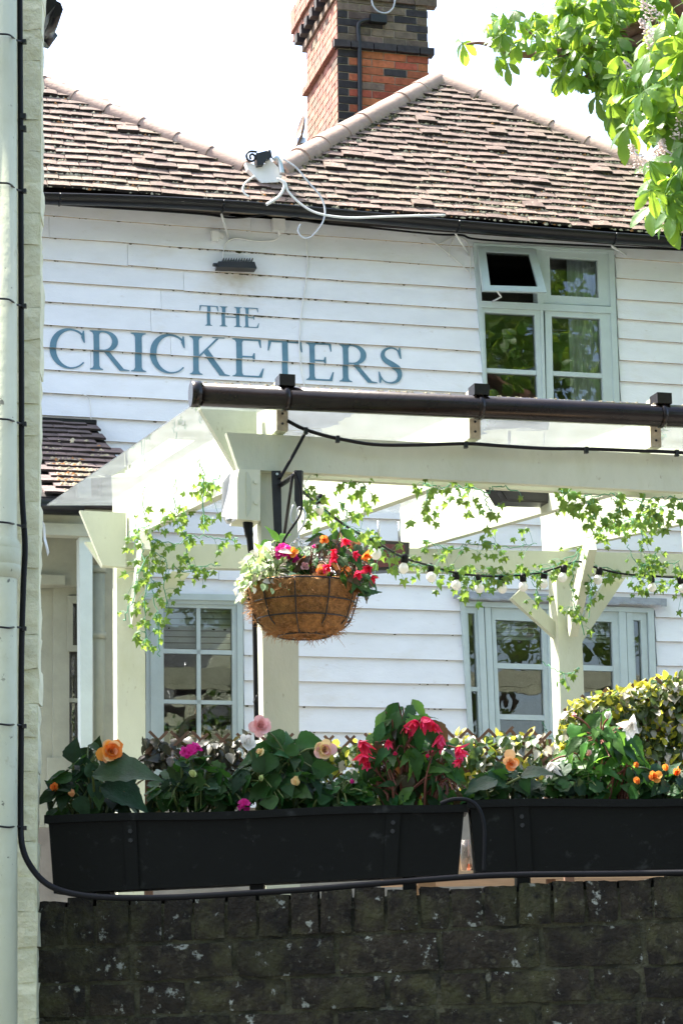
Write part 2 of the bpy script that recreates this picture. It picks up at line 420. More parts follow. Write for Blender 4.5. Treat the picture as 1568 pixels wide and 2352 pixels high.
# ---- weatherboards
vs_up = [498, 547, 595.5, 645.5, 693, 738, 790, 840, 889, 940, 991]
vs_lo = [1341, 1396, 1453, 1511, 1568, 1625, 1683, 1740, 1800]
zs = [F.sz(CU, v)[1] for v in vs_up]; z_lo = [F.sz(CU, v)[1] for v in vs_lo]
n_mid = 6
zs += [lerp(zs[-1], z_lo[0], (i + 1) / (n_mid + 1)) for i in range(n_mid)] + z_lo
while zs[-1] > 1.4: zs.append(zs[-1] - .175)
ZT = zs[0] + .155
zs = [ZT] + zs
S0, S1 = F.sz(-420, 900)[0], F.sz(2350, 900)[0]
wall = MB()
def zdrop(s):  # the old boards sag a little along the wall
    return .012 * noise.noise(Vector((s * .5, 3.1, 0)))
BF0, BF1 = .006, .029
seg_log = []
wall_o = None
pend = []
for k in range(len(zs) - 1):
    zt, zb = zs[k] , zs[k + 1]
    segs = [(S0, S0, S1, S1)]            # (left at top, left at bottom, right at top, right at bottom)
    for h in HOLES:
        a = hole_x(h, zt - .005); b = hole_x(h, zb + .005)
        if a is None and b is None: continue
        a = a or b; b = b or a
        new = []
        for (lt, lb, rt, rb) in segs:
            if a[0] < rt and a[1] > lt: new += [(lt, lb, a[0], b[0]), (a[1], b[1], rt, rb)]
            else: new.append((lt, lb, rt, rb))
        segs = new
        hx = (min(h[0][0], h[3][0]), max(h[1][0], h[2][0])); ht = min(h[0][1], h[1][1]) - .02; hb = max(h[2][1], h[3][1]) + .02
        if zb < ht < zt - .02: pend.append((MB().prism([F.w(a[0], ht, BF1 - .004), F.w(a[1], ht, BF1 - .004), F.w(a[1], zt + .01, BF0), F.w(a[0], zt + .01, BF0)], F.e2 * .12)))
        if zb + .02 < hb < zt: pend.append((MB().prism([F.w(a[0], zb, BF1), F.w(a[1], zb, BF1), F.w(a[1], hb, BF0 + .004), F.w(a[0], hb, BF0 + .004)], F.e2 * .12)))
    for (lt, lb, rt, rb) in segs:
        wall.prism([F.w(lt, zt, -.012), F.w(rt, zt, -.012), F.w(rb, zb, -.012), F.w(lb, zb, -.012)], F.e2 * .12)
        if zb < F.sz(CU, 1800)[1] - .2: continue
        cuts = [0.0]
        if rt - lt > 2.2:
            cuts.append(random.uniform(.3, .7))
        cuts.append(1.0)
        for c in range(len(cuts) - 1):
            t0, t1 = cuts[c], cuts[c + 1]
            n = max(2, int((rt - lt) * (t1 - t0) / .45))
            m = MB(); row = []
            dj = random.uniform(-.002, .002)
            for i in range(n + 1):
                t = lerp(t0, t1, i / n); gap = .0012 if i == 0 else (-.0012 if i == n else 0)
                st = lerp(lt, rt, t) + gap; sb = lerp(lb, rb, t) + gap
                j = zdrop(sb) + random.uniform(-.0035, .0035); jo = random.uniform(-.0015, .0025) + dj
                top = zt + .014
                row.append([F.w(sb, zb + j, BF1 + jo), F.w(st, top + zdrop(st), BF0 * .9), F.w(st, top + zdrop(st), -.008), F.w(sb, zb + j, BF0 + .003 + jo * .5)])
            for i in range(n):
                a, b = row[i], row[i + 1]
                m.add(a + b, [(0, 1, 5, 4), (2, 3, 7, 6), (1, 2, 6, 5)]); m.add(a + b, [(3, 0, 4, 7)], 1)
            m.add(row[0], [(0, 1, 2, 3)]); m.add(row[-1], [(3, 2, 1, 0)])
            pend.append(m)
def stain(mname, centre, r, col, amt):
    m = MAT[mname]; nt = m.node_tree; N = nt.nodes; L = nt.links
    bs = [n for n in N if n.type == 'BSDF_PRINCIPLED'][0]; src = bs.inputs['Base Color'].links[0].from_socket
    g = N.new('ShaderNodeNewGeometry'); mp = N.new('ShaderNodeMapping'); mp.vector_type = 'POINT'
    mp.inputs['Scale'].default_value = [1 / q for q in r]; mp.inputs['Location'].default_value = [-c / q for c, q in zip(centre, r)]
    ln = N.new('ShaderNodeVectorMath'); ln.operation = 'LENGTH'; mr = N.new('ShaderNodeMapRange')
    mr.inputs[1].default_value = .1; mr.inputs[2].default_value = 1.0; mr.inputs[3].default_value = amt; mr.inputs[4].default_value = 0
    nz = N.new('ShaderNodeTexNoise'); nz.inputs['Scale'].default_value = 14; ml = N.new('ShaderNodeMath'); ml.operation = 'MULTIPLY'
    mx = N.new('ShaderNodeMix'); mx.data_type = 'RGBA'; mx.inputs[7].default_value = tuple(col) + (1,)
    L.new(g.outputs['Position'], mp.inputs[0]); L.new(mp.outputs[0], ln.inputs[0]); L.new(ln.outputs['Value'], mr.inputs[0])
    L.new(g.outputs['Position'], nz.inputs['Vector']); L.new(mr.outputs[0], ml.inputs[0]); L.new(nz.outputs[0], ml.inputs[1])
    L.new(ml.outputs[0], mx.inputs[0]); L.new(src, mx.inputs[6]); L.new(mx.outputs[2], bs.inputs['Base Color'])
stain('board', F.pt(540, 648, .02), (.30, .5, .26), (.42, .33, .20), .9)
wall_o = wall.build('wall', MAT['backing'], pub)
for m in pend: m.build('weatherboard', [MAT['board'], MAT['board_edge']], wall_o)
# house body behind the front wall
body = MB()
body.prism([F.w(S0, 1.2, -.14), F.w(S0, 1.2, -7), F.w(S0, ZT - .05, -7), F.w(S0, ZT - .05, -.14)], F.e1 * .15)
body.prism([F.w(S1 - .15, 1.2, -.14), F.w(S1 - .15, 1.2, -7), F.w(S1 - .15, ZT - .05, -7), F.w(S1 - .15, ZT - .05, -.14)], F.e1 * .15)
body.prism([F.w(S0, 1.2, -7), F.w(S1, 1.2, -7), F.w(S1, ZT - .05, -7), F.w(S0, ZT - .05, -7)], F.e2 * .15)
zf = F.sz(CU, 1150)[1]
body.prism([F.w(S0, zf, -.14), F.w(S1, zf, -.14), F.w(S1, zf + .2, -.14), F.w(S0, zf + .2, -.14)], F.e2 * 6.8)
body.prism([F.w(S0, ZT - .25, -.14), F.w(S1, ZT - .25, -.14), F.w(S1, ZT - .06, -.14), F.w(S0, ZT - .06, -.14)], F.e2 * 6.8)
for sx in (F.sz(960, 1500)[0], F.sz(-100, 1500)[0], F.sz(760, 800)[0]):
    body.prism([F.w(sx, 1.3, -.14), F.w(sx + .12, 1.3, -.14), F.w(sx + .12, ZT - .3, -.14), F.w(sx, ZT - .3, -.14)], F.e2 * 2.6)
body.prism([F.w(S0 + .2, 1.3, -2.8), F.w(S1 - .2, 1.3, -2.8), F.w(S1 - .2, ZT - .3, -2.8), F.w(S0 + .2, ZT - .3, -2.8)], F.e2 * .1)
body.build('inner_walls', MAT['room'], pub)

# dust and cobweb caught under the laps
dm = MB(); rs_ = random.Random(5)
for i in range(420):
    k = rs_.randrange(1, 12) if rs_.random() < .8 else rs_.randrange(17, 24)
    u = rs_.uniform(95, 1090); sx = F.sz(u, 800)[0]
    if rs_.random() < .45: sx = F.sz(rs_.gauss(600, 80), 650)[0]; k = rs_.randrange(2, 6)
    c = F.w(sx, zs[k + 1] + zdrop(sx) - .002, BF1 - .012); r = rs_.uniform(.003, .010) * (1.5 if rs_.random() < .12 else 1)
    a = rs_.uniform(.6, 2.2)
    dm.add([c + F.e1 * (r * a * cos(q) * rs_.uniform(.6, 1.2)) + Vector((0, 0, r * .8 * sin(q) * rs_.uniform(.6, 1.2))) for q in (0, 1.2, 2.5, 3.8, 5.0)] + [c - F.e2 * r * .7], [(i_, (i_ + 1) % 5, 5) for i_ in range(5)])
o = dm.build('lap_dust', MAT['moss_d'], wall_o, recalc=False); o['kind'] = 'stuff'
# ---- painted lettering, following the laps of the boards
def off_at(z):
    for k in range(len(zs) - 1):
        if zs[k] >= z > zs[k + 1]:
            t = (z - zs[k + 1]) / (zs[k] - zs[k + 1] + .014); return k, lerp(BF1, BF0 * .9, t)
    return 0, BF1
def stem_poly(x, w, y0=0.0, y1=1.0, s=.085, bot=True, top=True):
    p = []
    if bot: p += [(x - s, y0), (x + w + s, y0), (x + w + s, y0 + .025), (x + w + .025, y0 + .05), (x + w, y0 + .11)]
    else: p += [(x, y0), (x + w, y0)]
    if top: p += [(x + w, y1 - .11), (x + w + .025, y1 - .05), (x + w + s, y1 - .025), (x + w + s, y1), (x - s, y1), (x - s, y1 - .025), (x - .025, y1 - .05), (x, y1 - .11)]
    else: p += [(x + w, y1), (x, y1)]
    if bot: p += [(x, y0 + .11), (x - .025, y0 + .05), (x - s, y0 + .025)]
    return p
def stroke(fn, n):
    L_, R_ = [], []
    for i in range(n + 1):
        x, y, w, nx, ny = fn(i / n); L_.append((x + nx * w / 2, y + ny * w / 2)); R_.append((x - nx * w / 2, y - ny * w / 2))
    return [[L_[i], L_[i + 1], R_[i + 1], R_[i]] for i in range(n)]
W = .135
def g_C():
    ps = []
    def fn(t):
        a = radians(lerp(42, 318, t)); ca, sa = cos(a), sin(a)
        w = .035 + .115 * max(0, -ca) ** 1.2 + .02 * (1 - t)
        return .50 + .43 * ca, .5 + .49 * sa, w, ca, sa
    ps = stroke(fn, 28)
    ps.append([(.80, .97), (.835, .97), (.85, .66), (.82, .66), (.76, .80)])
    return ps, .88
def g_R():
    ps = [stem_poly(.10, W)]
    def bowl(t):
        a = radians(lerp(90, -90, t)); w = .04 + .10 * max(0, cos(a)) ** 1.3
        return .34 + .26 * cos(a), .735 + .245 * sin(a), w, cos(a), sin(a)
    ps += stroke(bowl, 16)
    ps += [[(.235, .96), (.34, .96), (.34, 1.0), (.235, 1.0)], [(.235, .47), (.34, .47), (.34, .51), (.235, .51)]]
    ps += [[(.34, .485), (.47, .49), (.80, .05), (.67, .04)], [(.67, .045), (.80, .05), (.93, .025), (.93, 0), (.70, 0)]]
    return ps, .92
def g_I(): return [stem_poly(.09, W)], .315
def g_K():
    ps = [stem_poly(.10, W)]
    ps += [[(.235, .44), (.235, .50), (.66, .965), (.72, .965)], [(.56, .975), (.86, .975), (.86, 1.0), (.56, 1.0)]]
    ps += [[(.35, .56), (.45, .67), (.86, .05), (.71, .04)], [(.70, .045), (.86, .05), (.97, .025), (.97, 0), (.72, 0)]]
    return ps, .95
def g_E():
    ps = [stem_poly(.10, W)]
    ps += [[(.235, .955), (.60, .955), (.64, .78), (.67, .78), (.66, 1.0), (.235, 1.0)],
           [(.235, .50), (.46, .50), (.49, .42), (.52, .42), (.52, .63), (.49, .63), (.46, .545), (.235, .545)],
           [(.235, 0), (.68, 0), (.73, .25), (.70, .25), (.61, .045), (.235, .045)]]
    return ps, .75
def g_T():
    ps = [stem_poly(.335, W, top=False, y1=.956)]
    ps += [[(.02, 1.0), (.00, .72), (.03, .72), (.09, .955), (.715, .955), (.775, .72), (.805, .72), (.785, 1.0)]]
    return ps, .805
def g_H():
    return [stem_poly(.10, W), stem_poly(.66, W), [(.235, .48), (.66, .48), (.66, .525), (.235, .525)]], .895
def g_S():
    P = [(.52, .80), (.45, .93), (.31, .975), (.16, .90), (.11, .76), (.17, .63), (.31, .53), (.46, .42), (.52, .27), (.46, .10), (.30, .025), (.14, .07), (.05, .22)]
    Wd = [.03, .04, .045, .07, .10, .13, .15, .14, .11, .08, .045, .035, .03]
    pts = spline([Vector((x, y, w)) for (x, y), w in zip(P, Wd)], 4); ps = []
    L_, R_ = [], []
    for i, p in enumerate(pts):
        t = (pts[min(i + 1, len(pts) - 1)] - pts[max(0, i - 1)]); n = Vector((-t.y, t.x)).normalized()
        L_.append((p.x + n.x * p.z / 2, p.y + n.y * p.z / 2)); R_.append((p.x - n.x * p.z / 2, p.y - n.y * p.z / 2))
    ps = [[L_[i], L_[i + 1], R_[i + 1], R_[i]] for i in range(len(pts) - 1)]
    ps += [[(.50, .99), (.535, .99), (.55, .68), (.52, .68), (.47, .85)], [(.06, .01), (.025, .01), (.01, .32), (.04, .32), (.09, .14)]]
    return ps, .58
GL = dict(C=g_C, R=g_R, I=g_I, K=g_K, E=g_E, T=g_T, H=g_H, S=g_S)
def letter(ch, u0, u1, base, top):
    polys, w = GL[ch]()
    m = MB(); idx = 0
    for poly in polys:
        tris = tessellate_polygon([[Vector((x, y, 0)) for x, y in poly]])
        bm = bmesh.new()
        vv = []
        for x, y in poly:
            u = lerp(u0, u1, x / w); v = lerp(base(u), top(u), y)
            s_, z_ = F.sz(u, v, .015); vv.append(bm.verts.new((s_, 0, z_)))
        for t in tris:
            try: bm.faces.new([vv[i] for i in t])
            except ValueError: pass
        lo = min(v.co.z for v in bm.verts); hi = max(v.co.z for v in bm.verts)
        for k in range(len(zs) - 1):
            zt, zb = zs[k], zs[k + 1]
            if zb > hi or zt < lo: continue
            b2 = bm.copy()
            for (pz, no) in ((zt - .0005, (0, 0, 1)), (zb + .0005, (0, 0, -1))):
                geom = b2.verts[:] + b2.edges[:] + b2.faces[:]
                bmesh.ops.bisect_plane(b2, geom=geom, plane_co=(0, 0, pz), plane_no=no, clear_outer=True)
            b2.verts.ensure_lookup_table()
            vs_ = []
            for v in b2.verts:
                t = (v.co.z - zb) / (zt - zb + .014)
                vs_.append(F.w(v.co.x, v.co.z, lerp(BF1, BF0 * .9, t) + .0052 + idx * .00012))
            b2.verts.index_update()
            m.add(vs_, [[v.index for v in f.verts] for f in b2.faces]); b2.free()
        bm.free(); idx += 1
    return m
sign = MB()
base2 = lambda u: 847 + (u - 150) * .0485
top2 = lambda u: 755 + (u - 150) * .0560
lets = [('C', 115, 198), ('R', 205, 296), ('I', 300, 336), ('C', 345, 427), ('K', 434, 525), ('E', 532, 608), ('T', 614, 694), ('E', 701, 768), ('R', 777, 864), ('S', 867, 923)]
base1 = lambda u: 748 + (u - 458) * .046
top1 = lambda u: 702 + (u - 458) * .05
lets1 = [('T', 457, 501), ('H', 503, 556), ('E', 558, 596)]
for L_, b_, t_ in ((lets, base2, top2), (lets1, base1, top1)):
    for ch, a, b in L_:
        o = letter(ch, a, b, b_, t_).build('sign_letter', MAT['letter'], wall_o, recalc=False)

# ---- windows
def pane_of(parent, fr, quad, off):
    m = MB(); m.prism([fr.pt(u, v, off) for u, v in quad], fr.e2 * .004)
    return m.build('pane', MAT['pane'], parent)
def bar(fr, a, b, wpx, off, th, parent, name='glazing_bar', mat='frame'):
    (u0, v0), (u1, v1) = a, b; du, dv = u1 - u0, v1 - v0; l = sqrt(du * du + dv * dv); nx, ny = -dv / l * wpx / 2, du / l * wpx / 2
    return pprism(fr, [(u0 + nx, v0 + ny), (u1 + nx, v1 + ny), (u1 - nx, v1 - ny), (u0 - nx, v0 - ny)], off, th).build(name, MAT[mat], parent)

# upper window
w1 = ring(F, W_UP, [(1099, 566), (1397, 581), (1410, 952), (1120, 944)], .05, .15).build('window', MAT['frame'], pub)
w1['label'] = 'upstairs casement window with its top left light propped open'
bar(F, (1099, 698), (1403, 712), 15, .054, .12, w1, 'transom')
bar(F, (1236, 573), (1241, 706), 13, .047, .10, w1, 'mullion')
bar(F, (1243, 706), (1250, 948), 7, .047, .10, w1, 'mullion')
def sash(parent, fr, outer, glass, off, th, bars=(), mat='frame'):
    o = ring(fr, outer, glass, off, th).build('sash', MAT[mat], parent)
    pane_of(parent, fr, [(g[0], g[1]) for g in glass], off - th * .55)
    for a, b, w_ in bars: bar(fr, a, b, w_, off - .006, th - .014, parent, mat=mat)
    return o
sash(w1, F, [(1243, 574), (1397, 582), (1402, 703), (1246, 697)], [(1261, 590), (1371, 597), (1374, 684), (1264, 678)], .035, .05)
sash(w1, F, [(1100, 706), (1239, 712), (1246, 946), (1119, 942)], [(1112, 717), (1227, 723), (1235, 930), (1120, 926)], .035, .05, [((1113, 850), (1231, 856), 10)])
sash(w1, F, [(1251, 713), (1402, 720), (1410, 950), (1255, 946)], [(1266, 726), (1377, 732), (1385, 935), (1271, 930)], .035, .05, [((1268, 857), (1382, 863), 10)])
# the open top-hung light: hinged along its top, swung out about 16 degrees
OUT = [F.pt(1097, 565, .06), F.pt(1228, 572, .06), F.pt(1255, 671, .25), F.pt(1110, 667, .25)]
cx = sum(OUT, Vector()) / 4
INN = [cx + (p - cx) * .76 for p in OUT]
osh = MB()
for i in range(4):
    j = (i + 1) % 4
    osh.prism([OUT[i], OUT[j], INN[j], INN[i]], F.e2 * .04)
osh_o = osh.build('open_sash', MAT['frame'], w1); osh_o['label'] = 'top hung light swung open'
m = MB(); m.prism([p + F.e2 * .02 for p in INN], F.e2 * .004); m.build('pane', MAT['pane'], w1)
m = MB(); m.tube([F.pt(1140, 668, .24), F.pt(1150, 682, .15), F.pt(1128, 694, .05)], .007, 6); m.build('casement_stay', MAT['white'], w1)
# sill, curtains
pprism(F, [(1110, 946), (1420, 957), (1421, 972), (1110, 961)], .085, .16).build('sill', MAT['frame'], w1)
cm = MB(); n = 40
s_a, s_b = F.sz(1316, 800)[0], F.sz(1396, 800)[0]; za, zb = F.sz(1350, 575)[1], F.sz(1350, 975)[1]
pts = [(lerp(s_a, s_b, i / n), -.085 - .022 * sin(i * 1.35) - .012 * sin(i * .5)) for i in range(n + 1)]
cm.add([F.w(s, za, o) for s, o in pts] + [F.w(s, zb, o) for s, o in pts], [(i, i + 1, n + 2 + i, n + 1 + i) for i in range(n)], smooth=True)
cm.build('curtain', MAT['curtain'], w1, recalc=False)

# lower left window
w2 = ring(F, [(246, 1373), (558, 1377), (560, 1800), (246, 1800)], [(256, 1384), (545, 1389), (547, 1790), (256, 1790)], .05, .15).build('window', MAT['frame'], pub)
w2['label'] = 'small paned ground floor window behind the hanging ivy'
pprism(F, [(236, 1360), (570, 1366), (571, 1380), (236, 1374)], .075, .09).build('window_head', MAT['frame'], w2)
sash(w2, F, [(257, 1385), (347, 1386), (347, 1790), (257, 1790)], [(268, 1398), (336, 1398), (336, 1780), (268, 1780)], .03, .05, [((268, 1495), (336, 1495), 10), ((268, 1613), (336, 1613), 9)])
bar(F, (352, 1386), (353, 1790), 12, .045, .09, w2, 'mullion')
sash(w2, F, [(358, 1386), (544, 1390), (546, 1790), (358, 1790)], [(376, 1394), (533, 1398), (535, 1780), (377, 1780)], .03, .05,
     [((456, 1392), (458, 1785), 9), ((375, 1495), (534, 1499), 10), ((375, 1611), (535, 1614), 9), ((376, 1722), (535, 1724), 9)])
# lower right window
w3 = ring(F, W_LR, [(1068, 1392), (1487, 1407), (1502, 1790), (1094, 1790)], .06, .16).build('window', MAT['frame'], pub)
w3['label'] = 'wide ground floor window with narrow side lights behind the post'
sash(w3, F, [(1068, 1392), (1096, 1393), (1112, 1790), (1083, 1790)], [(1074, 1408), (1089, 1409), (1104, 1780), (1090, 1780)], .035, .05, [((1077, 1582), (1096, 1583), 10)])
bar(F, (1103, 1393), (1120, 1790), 14, .055, .11, w3, 'mullion')
bar(F, (1119, 1393), (1135, 1790), 14, .045, .09, w3, 'mullion')
sash(w3, F, [(1127, 1394), (1256, 1399), (1265, 1790), (1143, 1790)], [(1137, 1423), (1243, 1428), (1254, 1780), (1153, 1780)], .03, .05, [((1139, 1529), (1247, 1532), 12), ((1143, 1646), (1251, 1649), 12)])
bar(F, (1265, 1399), (1275, 1790), 18, .05, .10, w3, 'mullion')
sash(w3, F, [(1274, 1399), (1420, 1404), (1432, 1790), (1284, 1790)], [(1290, 1424), (1404, 1428), (1416, 1780), (1300, 1780)], .03, .05, [((1292, 1532), (1409, 1536), 12), ((1296, 1648), (1412, 1650), 12)])
bar(F, (1428, 1404), (1441, 1790), 16, .05, .10, w3, 'mullion')
bar(F, (1444, 1405), (1457, 1790), 14, .045, .09, w3, 'mullion')
sash(w3, F, [(1450, 1405), (1483, 1406), (1497, 1790), (1464, 1790)], [(1454, 1424), (1470, 1425), (1483, 1780), (1469, 1780)], .035, .05)
# lead flashing over the window: a crimped strip
fl = MB()
for i in range(36):
    a = lerp2((1040, 1357), (1530, 1375), i / 36); b = lerp2((1040, 1357), (1530, 1375), (i + 1) / 36)
    j = random.uniform(-2, 2)
    o1 = .11 + random.uniform(-.012, .012)
    fl.prism([F.pt(a[0], a[1], .02), F.pt(b[0], b[1], .02), F.pt(b[0], b[1] + 14 + j, o1), F.pt(a[0], a[1] + 14 + j, o1)], Vector((0, 0, -.012)))
fl.build('lead_flashing', MAT['lead'], w3)
# blinds inside the ground floor windows
def blind(parent, u0, u1, v0, v1, off=-.10):
    m = MB(); k = 7
    for i in range(k):
        va = lerp(v0, v1, i / k); vb = lerp(v0, v1, (i + .86) / k)
        m.prism([F.pt(u0, va, off), F.pt(u1, va + 3, off), F.pt(u1, vb + 3, off + .02), F.pt(u0, vb, off + .02)], F.e2 * .004)
    m.build('blind', MAT['blind'], parent)
blind(w2, 262, 545, 1392, 1490); blind(w3, 1128, 1258, 1410, 1470); blind(w3, 1276, 1424, 1415, 1475)

# copper pendant lamp in the lower left window
lp = F.pt(452, 1700, -.45)
cl = thing('copper_lamp', lp, 'copper domed pendant lamp behind the lower left window panes', 'lamp')
m = MB(); m.lathe(lp, [(.005, .33), (.045, .32), (.05, .25), (.062, .24), (.065, .20), (.05, .19), (.075, .17), (.13, .10), (.19, .03), (.20, 0), (.17, -.01)], 20); m.build('lamp_shade', MAT['copper'], cl)
m = MB(); m.tube([lp + Vector((0, 0, .33)), lp + Vector((0, 0, 1.0))], .006, 6); m.build('cord', MAT['blackmat'], cl)

# ---- main roof: both front slopes lie on one pitched plane above the eaves
EO = .30                                              # eaves overhang
ZE = F.sz(CU, 486, EO)[1] + .02
ZSOF = F.sz(CU, 507, .02)[1]
PIT = radians(48)
UPS = F.e2 * cos(PIT) + Vector((0, 0, sin(PIT)))      # up-slope
RN = F.e1.cross(UPS) * 1.0; RN = RN.normalized()
if RN.z < 0: RN = -RN
R0 = F.w(0, ZE, EO)
def onroof(u, v, lift=0.0):
    d = ray(u, v); p0 = R0 + RN * lift
    p = EYE + d * ((p0 - EYE).dot(RN) / d.dot(RN))
    q = p - p0
    return q.dot(F.e1), q.dot(UPS)
def rw(s, t, lift=0.0): return R0 + F.e1 * s + UPS * t + RN * lift
apex = onroof(1005, 188); hipR = onroof(1500, 400); hipL = onroof(655, 396)
lh_a = onroof(95, 185); lh_b = onroof(552, 384)
print('roof', apex, hipR, hipL, lh_a, lh_b, ZE)
roof = MB()
def hipline(a, b, t): return lerp(a[0], b[0], (t - a[1]) / (b[1] - a[1]))
sR0 = hipline(apex, hipR, 0); sL0 = hipline(apex, hipL, 0); lB0 = hipline(lh_a, lh_b, 0)
tA = apex[1]; tLA = tA * 1.0; lApex = (hipline(lh_a, lh_b, tLA), tLA)
lLeft0 = lApex[0] - (lB0 - lApex[0])
PA = rw(*apex); back = F.e2 * 4.0
# right roof body (front triangle, two flanks, ridge running back)
b0 = rw(sL0, 0, -.03); b1 = rw(sR0, 0, -.03); pa = rw(apex[0], apex[1], -.03)
hb = Vector((0, 0, 0))
roof.add([b0, b1, pa, b0 + back, b1 + back, pa + back], [(0, 1, 2), (0, 2, 5, 3), (1, 4, 5, 2), (3, 5, 4), (0, 3, 4, 1)])
c0 = rw(lLeft0, 0, -.03); c1 = rw(lB0, 0, -.03); pc = rw(lApex[0], lApex[1], -.03)
roof.add([c0, c1, pc, c0 + back, c1 + back, pc + back], [(0, 1, 2), (0, 2, 5, 3), (1, 4, 5, 2), (3, 5, 4), (0, 3, 4, 1)])
# strip behind the valley
roof.add([rw(lLeft0, -.02, -.05), rw(sR0, -.02, -.05), rw(sR0, .12, -.05), rw(lLeft0, .12, -.05)], [(0, 1, 2, 3)])
roof_o = roof.build('roof', MAT['deck'], pub, recalc=False)

def tile_mesh(w, l, th, mat, seed):
    rnd = random.Random(seed); m = MB(); n = 4
    rag = [rnd.uniform(-.003, .003) for _ in range(n + 1)]
    cam_ = rnd.uniform(.000, .004)
    g = []
    for i in range(n + 1):
        x = lerp(-w / 2, w / 2, i / n); zc = cam_ * (1 - (2 * i / n - 1) ** 2)
        g.append([Vector((x, -rag[i], th + zc)), Vector((x, l, th * .6 + zc * .6)), Vector((x, l, 0)), Vector((x, -rag[i], zc * .8))])
    for i in range(n):
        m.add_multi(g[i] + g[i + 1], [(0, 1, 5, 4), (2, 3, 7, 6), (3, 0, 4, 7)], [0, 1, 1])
    m.add(g[0], [(0, 1, 2, 3)]); m.add(g[n], [(3, 2, 1, 0)])
    return m
GA = .104; TW = .168
tmesh = [tile_mesh(TW - .004, GA * 1.75, .024, None, i) for i in range(7)]
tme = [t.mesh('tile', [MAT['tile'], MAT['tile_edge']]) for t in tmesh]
RR = basis(F.e1, UPS, RN)
cells = []
ncol = int(tA / GA) + 1
for r in range(ncol + 1):
    t = r * GA - .04
    if t > tA - .03: break
    sa, sb = hipline(apex, hipL, t + .05), hipline(apex, hipR, t + .05)
    la = hipline(lh_a, lh_b, t + .05)
    off = (r % 2) * TW / 2 + random.uniform(-.01, .01)
    j = -60
    k0 = int(math.floor((min(lApex[0] - 1.2, sa)) / TW)) - 1
    for k in range(k0, int(sR0 / TW) + 3):
        s = k * TW + off
        okR = sa + .01 < s < sb - .01
        okL = (lApex[0] - 1.0) < s < la - .01
        if t < .17 and la - .02 <= s <= sa + .02: okL = True
        if not (okR or okL): continue
        sag = .026 * noise.noise(Vector((s * .9, t * 1.3, 1.7))) + .018 * noise.noise(Vector((s * 2.9, r * .31, 5)))
        m_ = trs(rw(s + random.uniform(-.003, .003), t + sag + random.uniform(-.006, .006), .020 + random.uniform(0, .007) + (.014 if random.random() < .05 else 0)),
                 RR @ Matrix.Rotation(-radians(6.5) + random.uniform(-.02, .02) , 3, 'X') @ Matrix.Rotation(random.uniform(-.016, .016), 3, 'Z') @ Matrix.Rotation(random.uniform(-.03, .03), 3, 'Y'))
        # negative x-rotation lifts the tail of the tile
        cells.append((okR, t, s, m_))
cells.sort(key=lambda c: (c[1]))
rest = MB(); cnt = 0
for okR, t, s, m_ in cells:
    i = random.randrange(7)
    vis = onroof(1568, 540)[0] + .1
    if cnt < 300 and s < vis and (okR or s > onroof(95, 400)[0] - .05):
        inst('tile', tme[i], roof_o, m_); cnt += 1
    else:
        rest.add_multi([m_ @ v for v in tmesh[i].v], tmesh[i].f, tmesh[i].mi)
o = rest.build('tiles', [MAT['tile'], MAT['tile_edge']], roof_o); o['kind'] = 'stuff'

# hip tiles
def half_round(p, q, r, name, lift, mat='hip', flare=.006):
    d = (q - p); L_ = d.length; d.normalize(); up = (RN * .55 + Vector((0, 0, .6)))
    up = (up - d * up.dot(d)).normalized(); x = d.cross(up); m = MB(); n = 9
    def rr(rad, pos, lf):
        return [p + d * pos + x * (rad * cos(a)) + up * (rad * sin(a) + lf) for a in [radians(lerp(-12, 192, i / n)) for i in range(n + 1)]]
    A = rr(r, 0, lift); B = rr(r + flare, L_, lift + .004); C = rr(r - .016, 0, lift); D = rr(r - .016, L_, lift)
    k = n + 1
    m.add(A + B + C + D, [(i, i + 1, k + i + 1, k + i) for i in range(n)], smooth=True)
    m.add(A + B + C + D, [(2 * k + i, 3 * k + i, 3 * k + i + 1, 2 * k + i + 1) for i in range(n)] +
          [(k + i, k + i + 1, 3 * k + i + 1, 3 * k + i) for i in range(n)] + [(i, 2 * k + i, 2 * k + i + 1, i + 1) for i in range(n)])
    return m.build(name, MAT[mat], roof_o, recalc=False)
def hip_run(a, b, n, r, lift=-.01):
    pa_, pb_ = rw(*a), rw(*b)
    for i in range(n):
        p = pa_.lerp(pb_, i / n); q = pa_.lerp(pb_, (i + 1.06) / n)
        j = Vector((random.uniform(-.006, .006), 0, random.uniform(-.006, .01)))
        half_round(p + j, q + j, r, 'hip_tile', lift)
hip_run(onroof(1012, 190), onroof(1600, 442), 7, .085)
hip_run(onroof(1006, 186), onroof(640, 395), 8, .105, -.02)
hip_run(onroof(20, 163), onroof(556, 390), 7, .082)
# ridge running back from the apex and the mossy mortar under the hips
mo = MB()
def clump(m, c, r, rnd=random):
    ph = rnd.uniform(0, 6.28); vs = []
    for i in range(5):
        a = ph + i * 2 * pi / 5; rr = r * rnd.uniform(.6, 1.25); vs.append(c + RR @ Vector((rr * cos(a), rr * .7 * sin(a), -r * .15)))
    vs.append(c + RR @ Vector((rnd.uniform(-.2, .2) * r, rnd.uniform(-.2, .2) * r, r * rnd.uniform(.45, .9))))
    m.add(vs, [(i, (i + 1) % 5, 5) for i in range(5)], smooth=True)
for (a, b, n_) in ((apex, hipL, 150), (apex, hipR, 110), (lh_a, lh_b, 110)):
    for i in range(n_):
        t = random.random(); s_, t_ = lerp(a[0], b[0], t), lerp(a[1], b[1], t)
        sg = 1 if b is hipL else -1
        clump(mo, rw(s_ + sg * random.uniform(.03, .15), t_ - random.uniform(.0, .03), .035), random.uniform(.012, .034))
for i in range(60):
    clump(mo, rw(random.uniform(lB0 - .2, sL0 + .3), random.uniform(-.05, .02), .02), random.uniform(.02, .05))
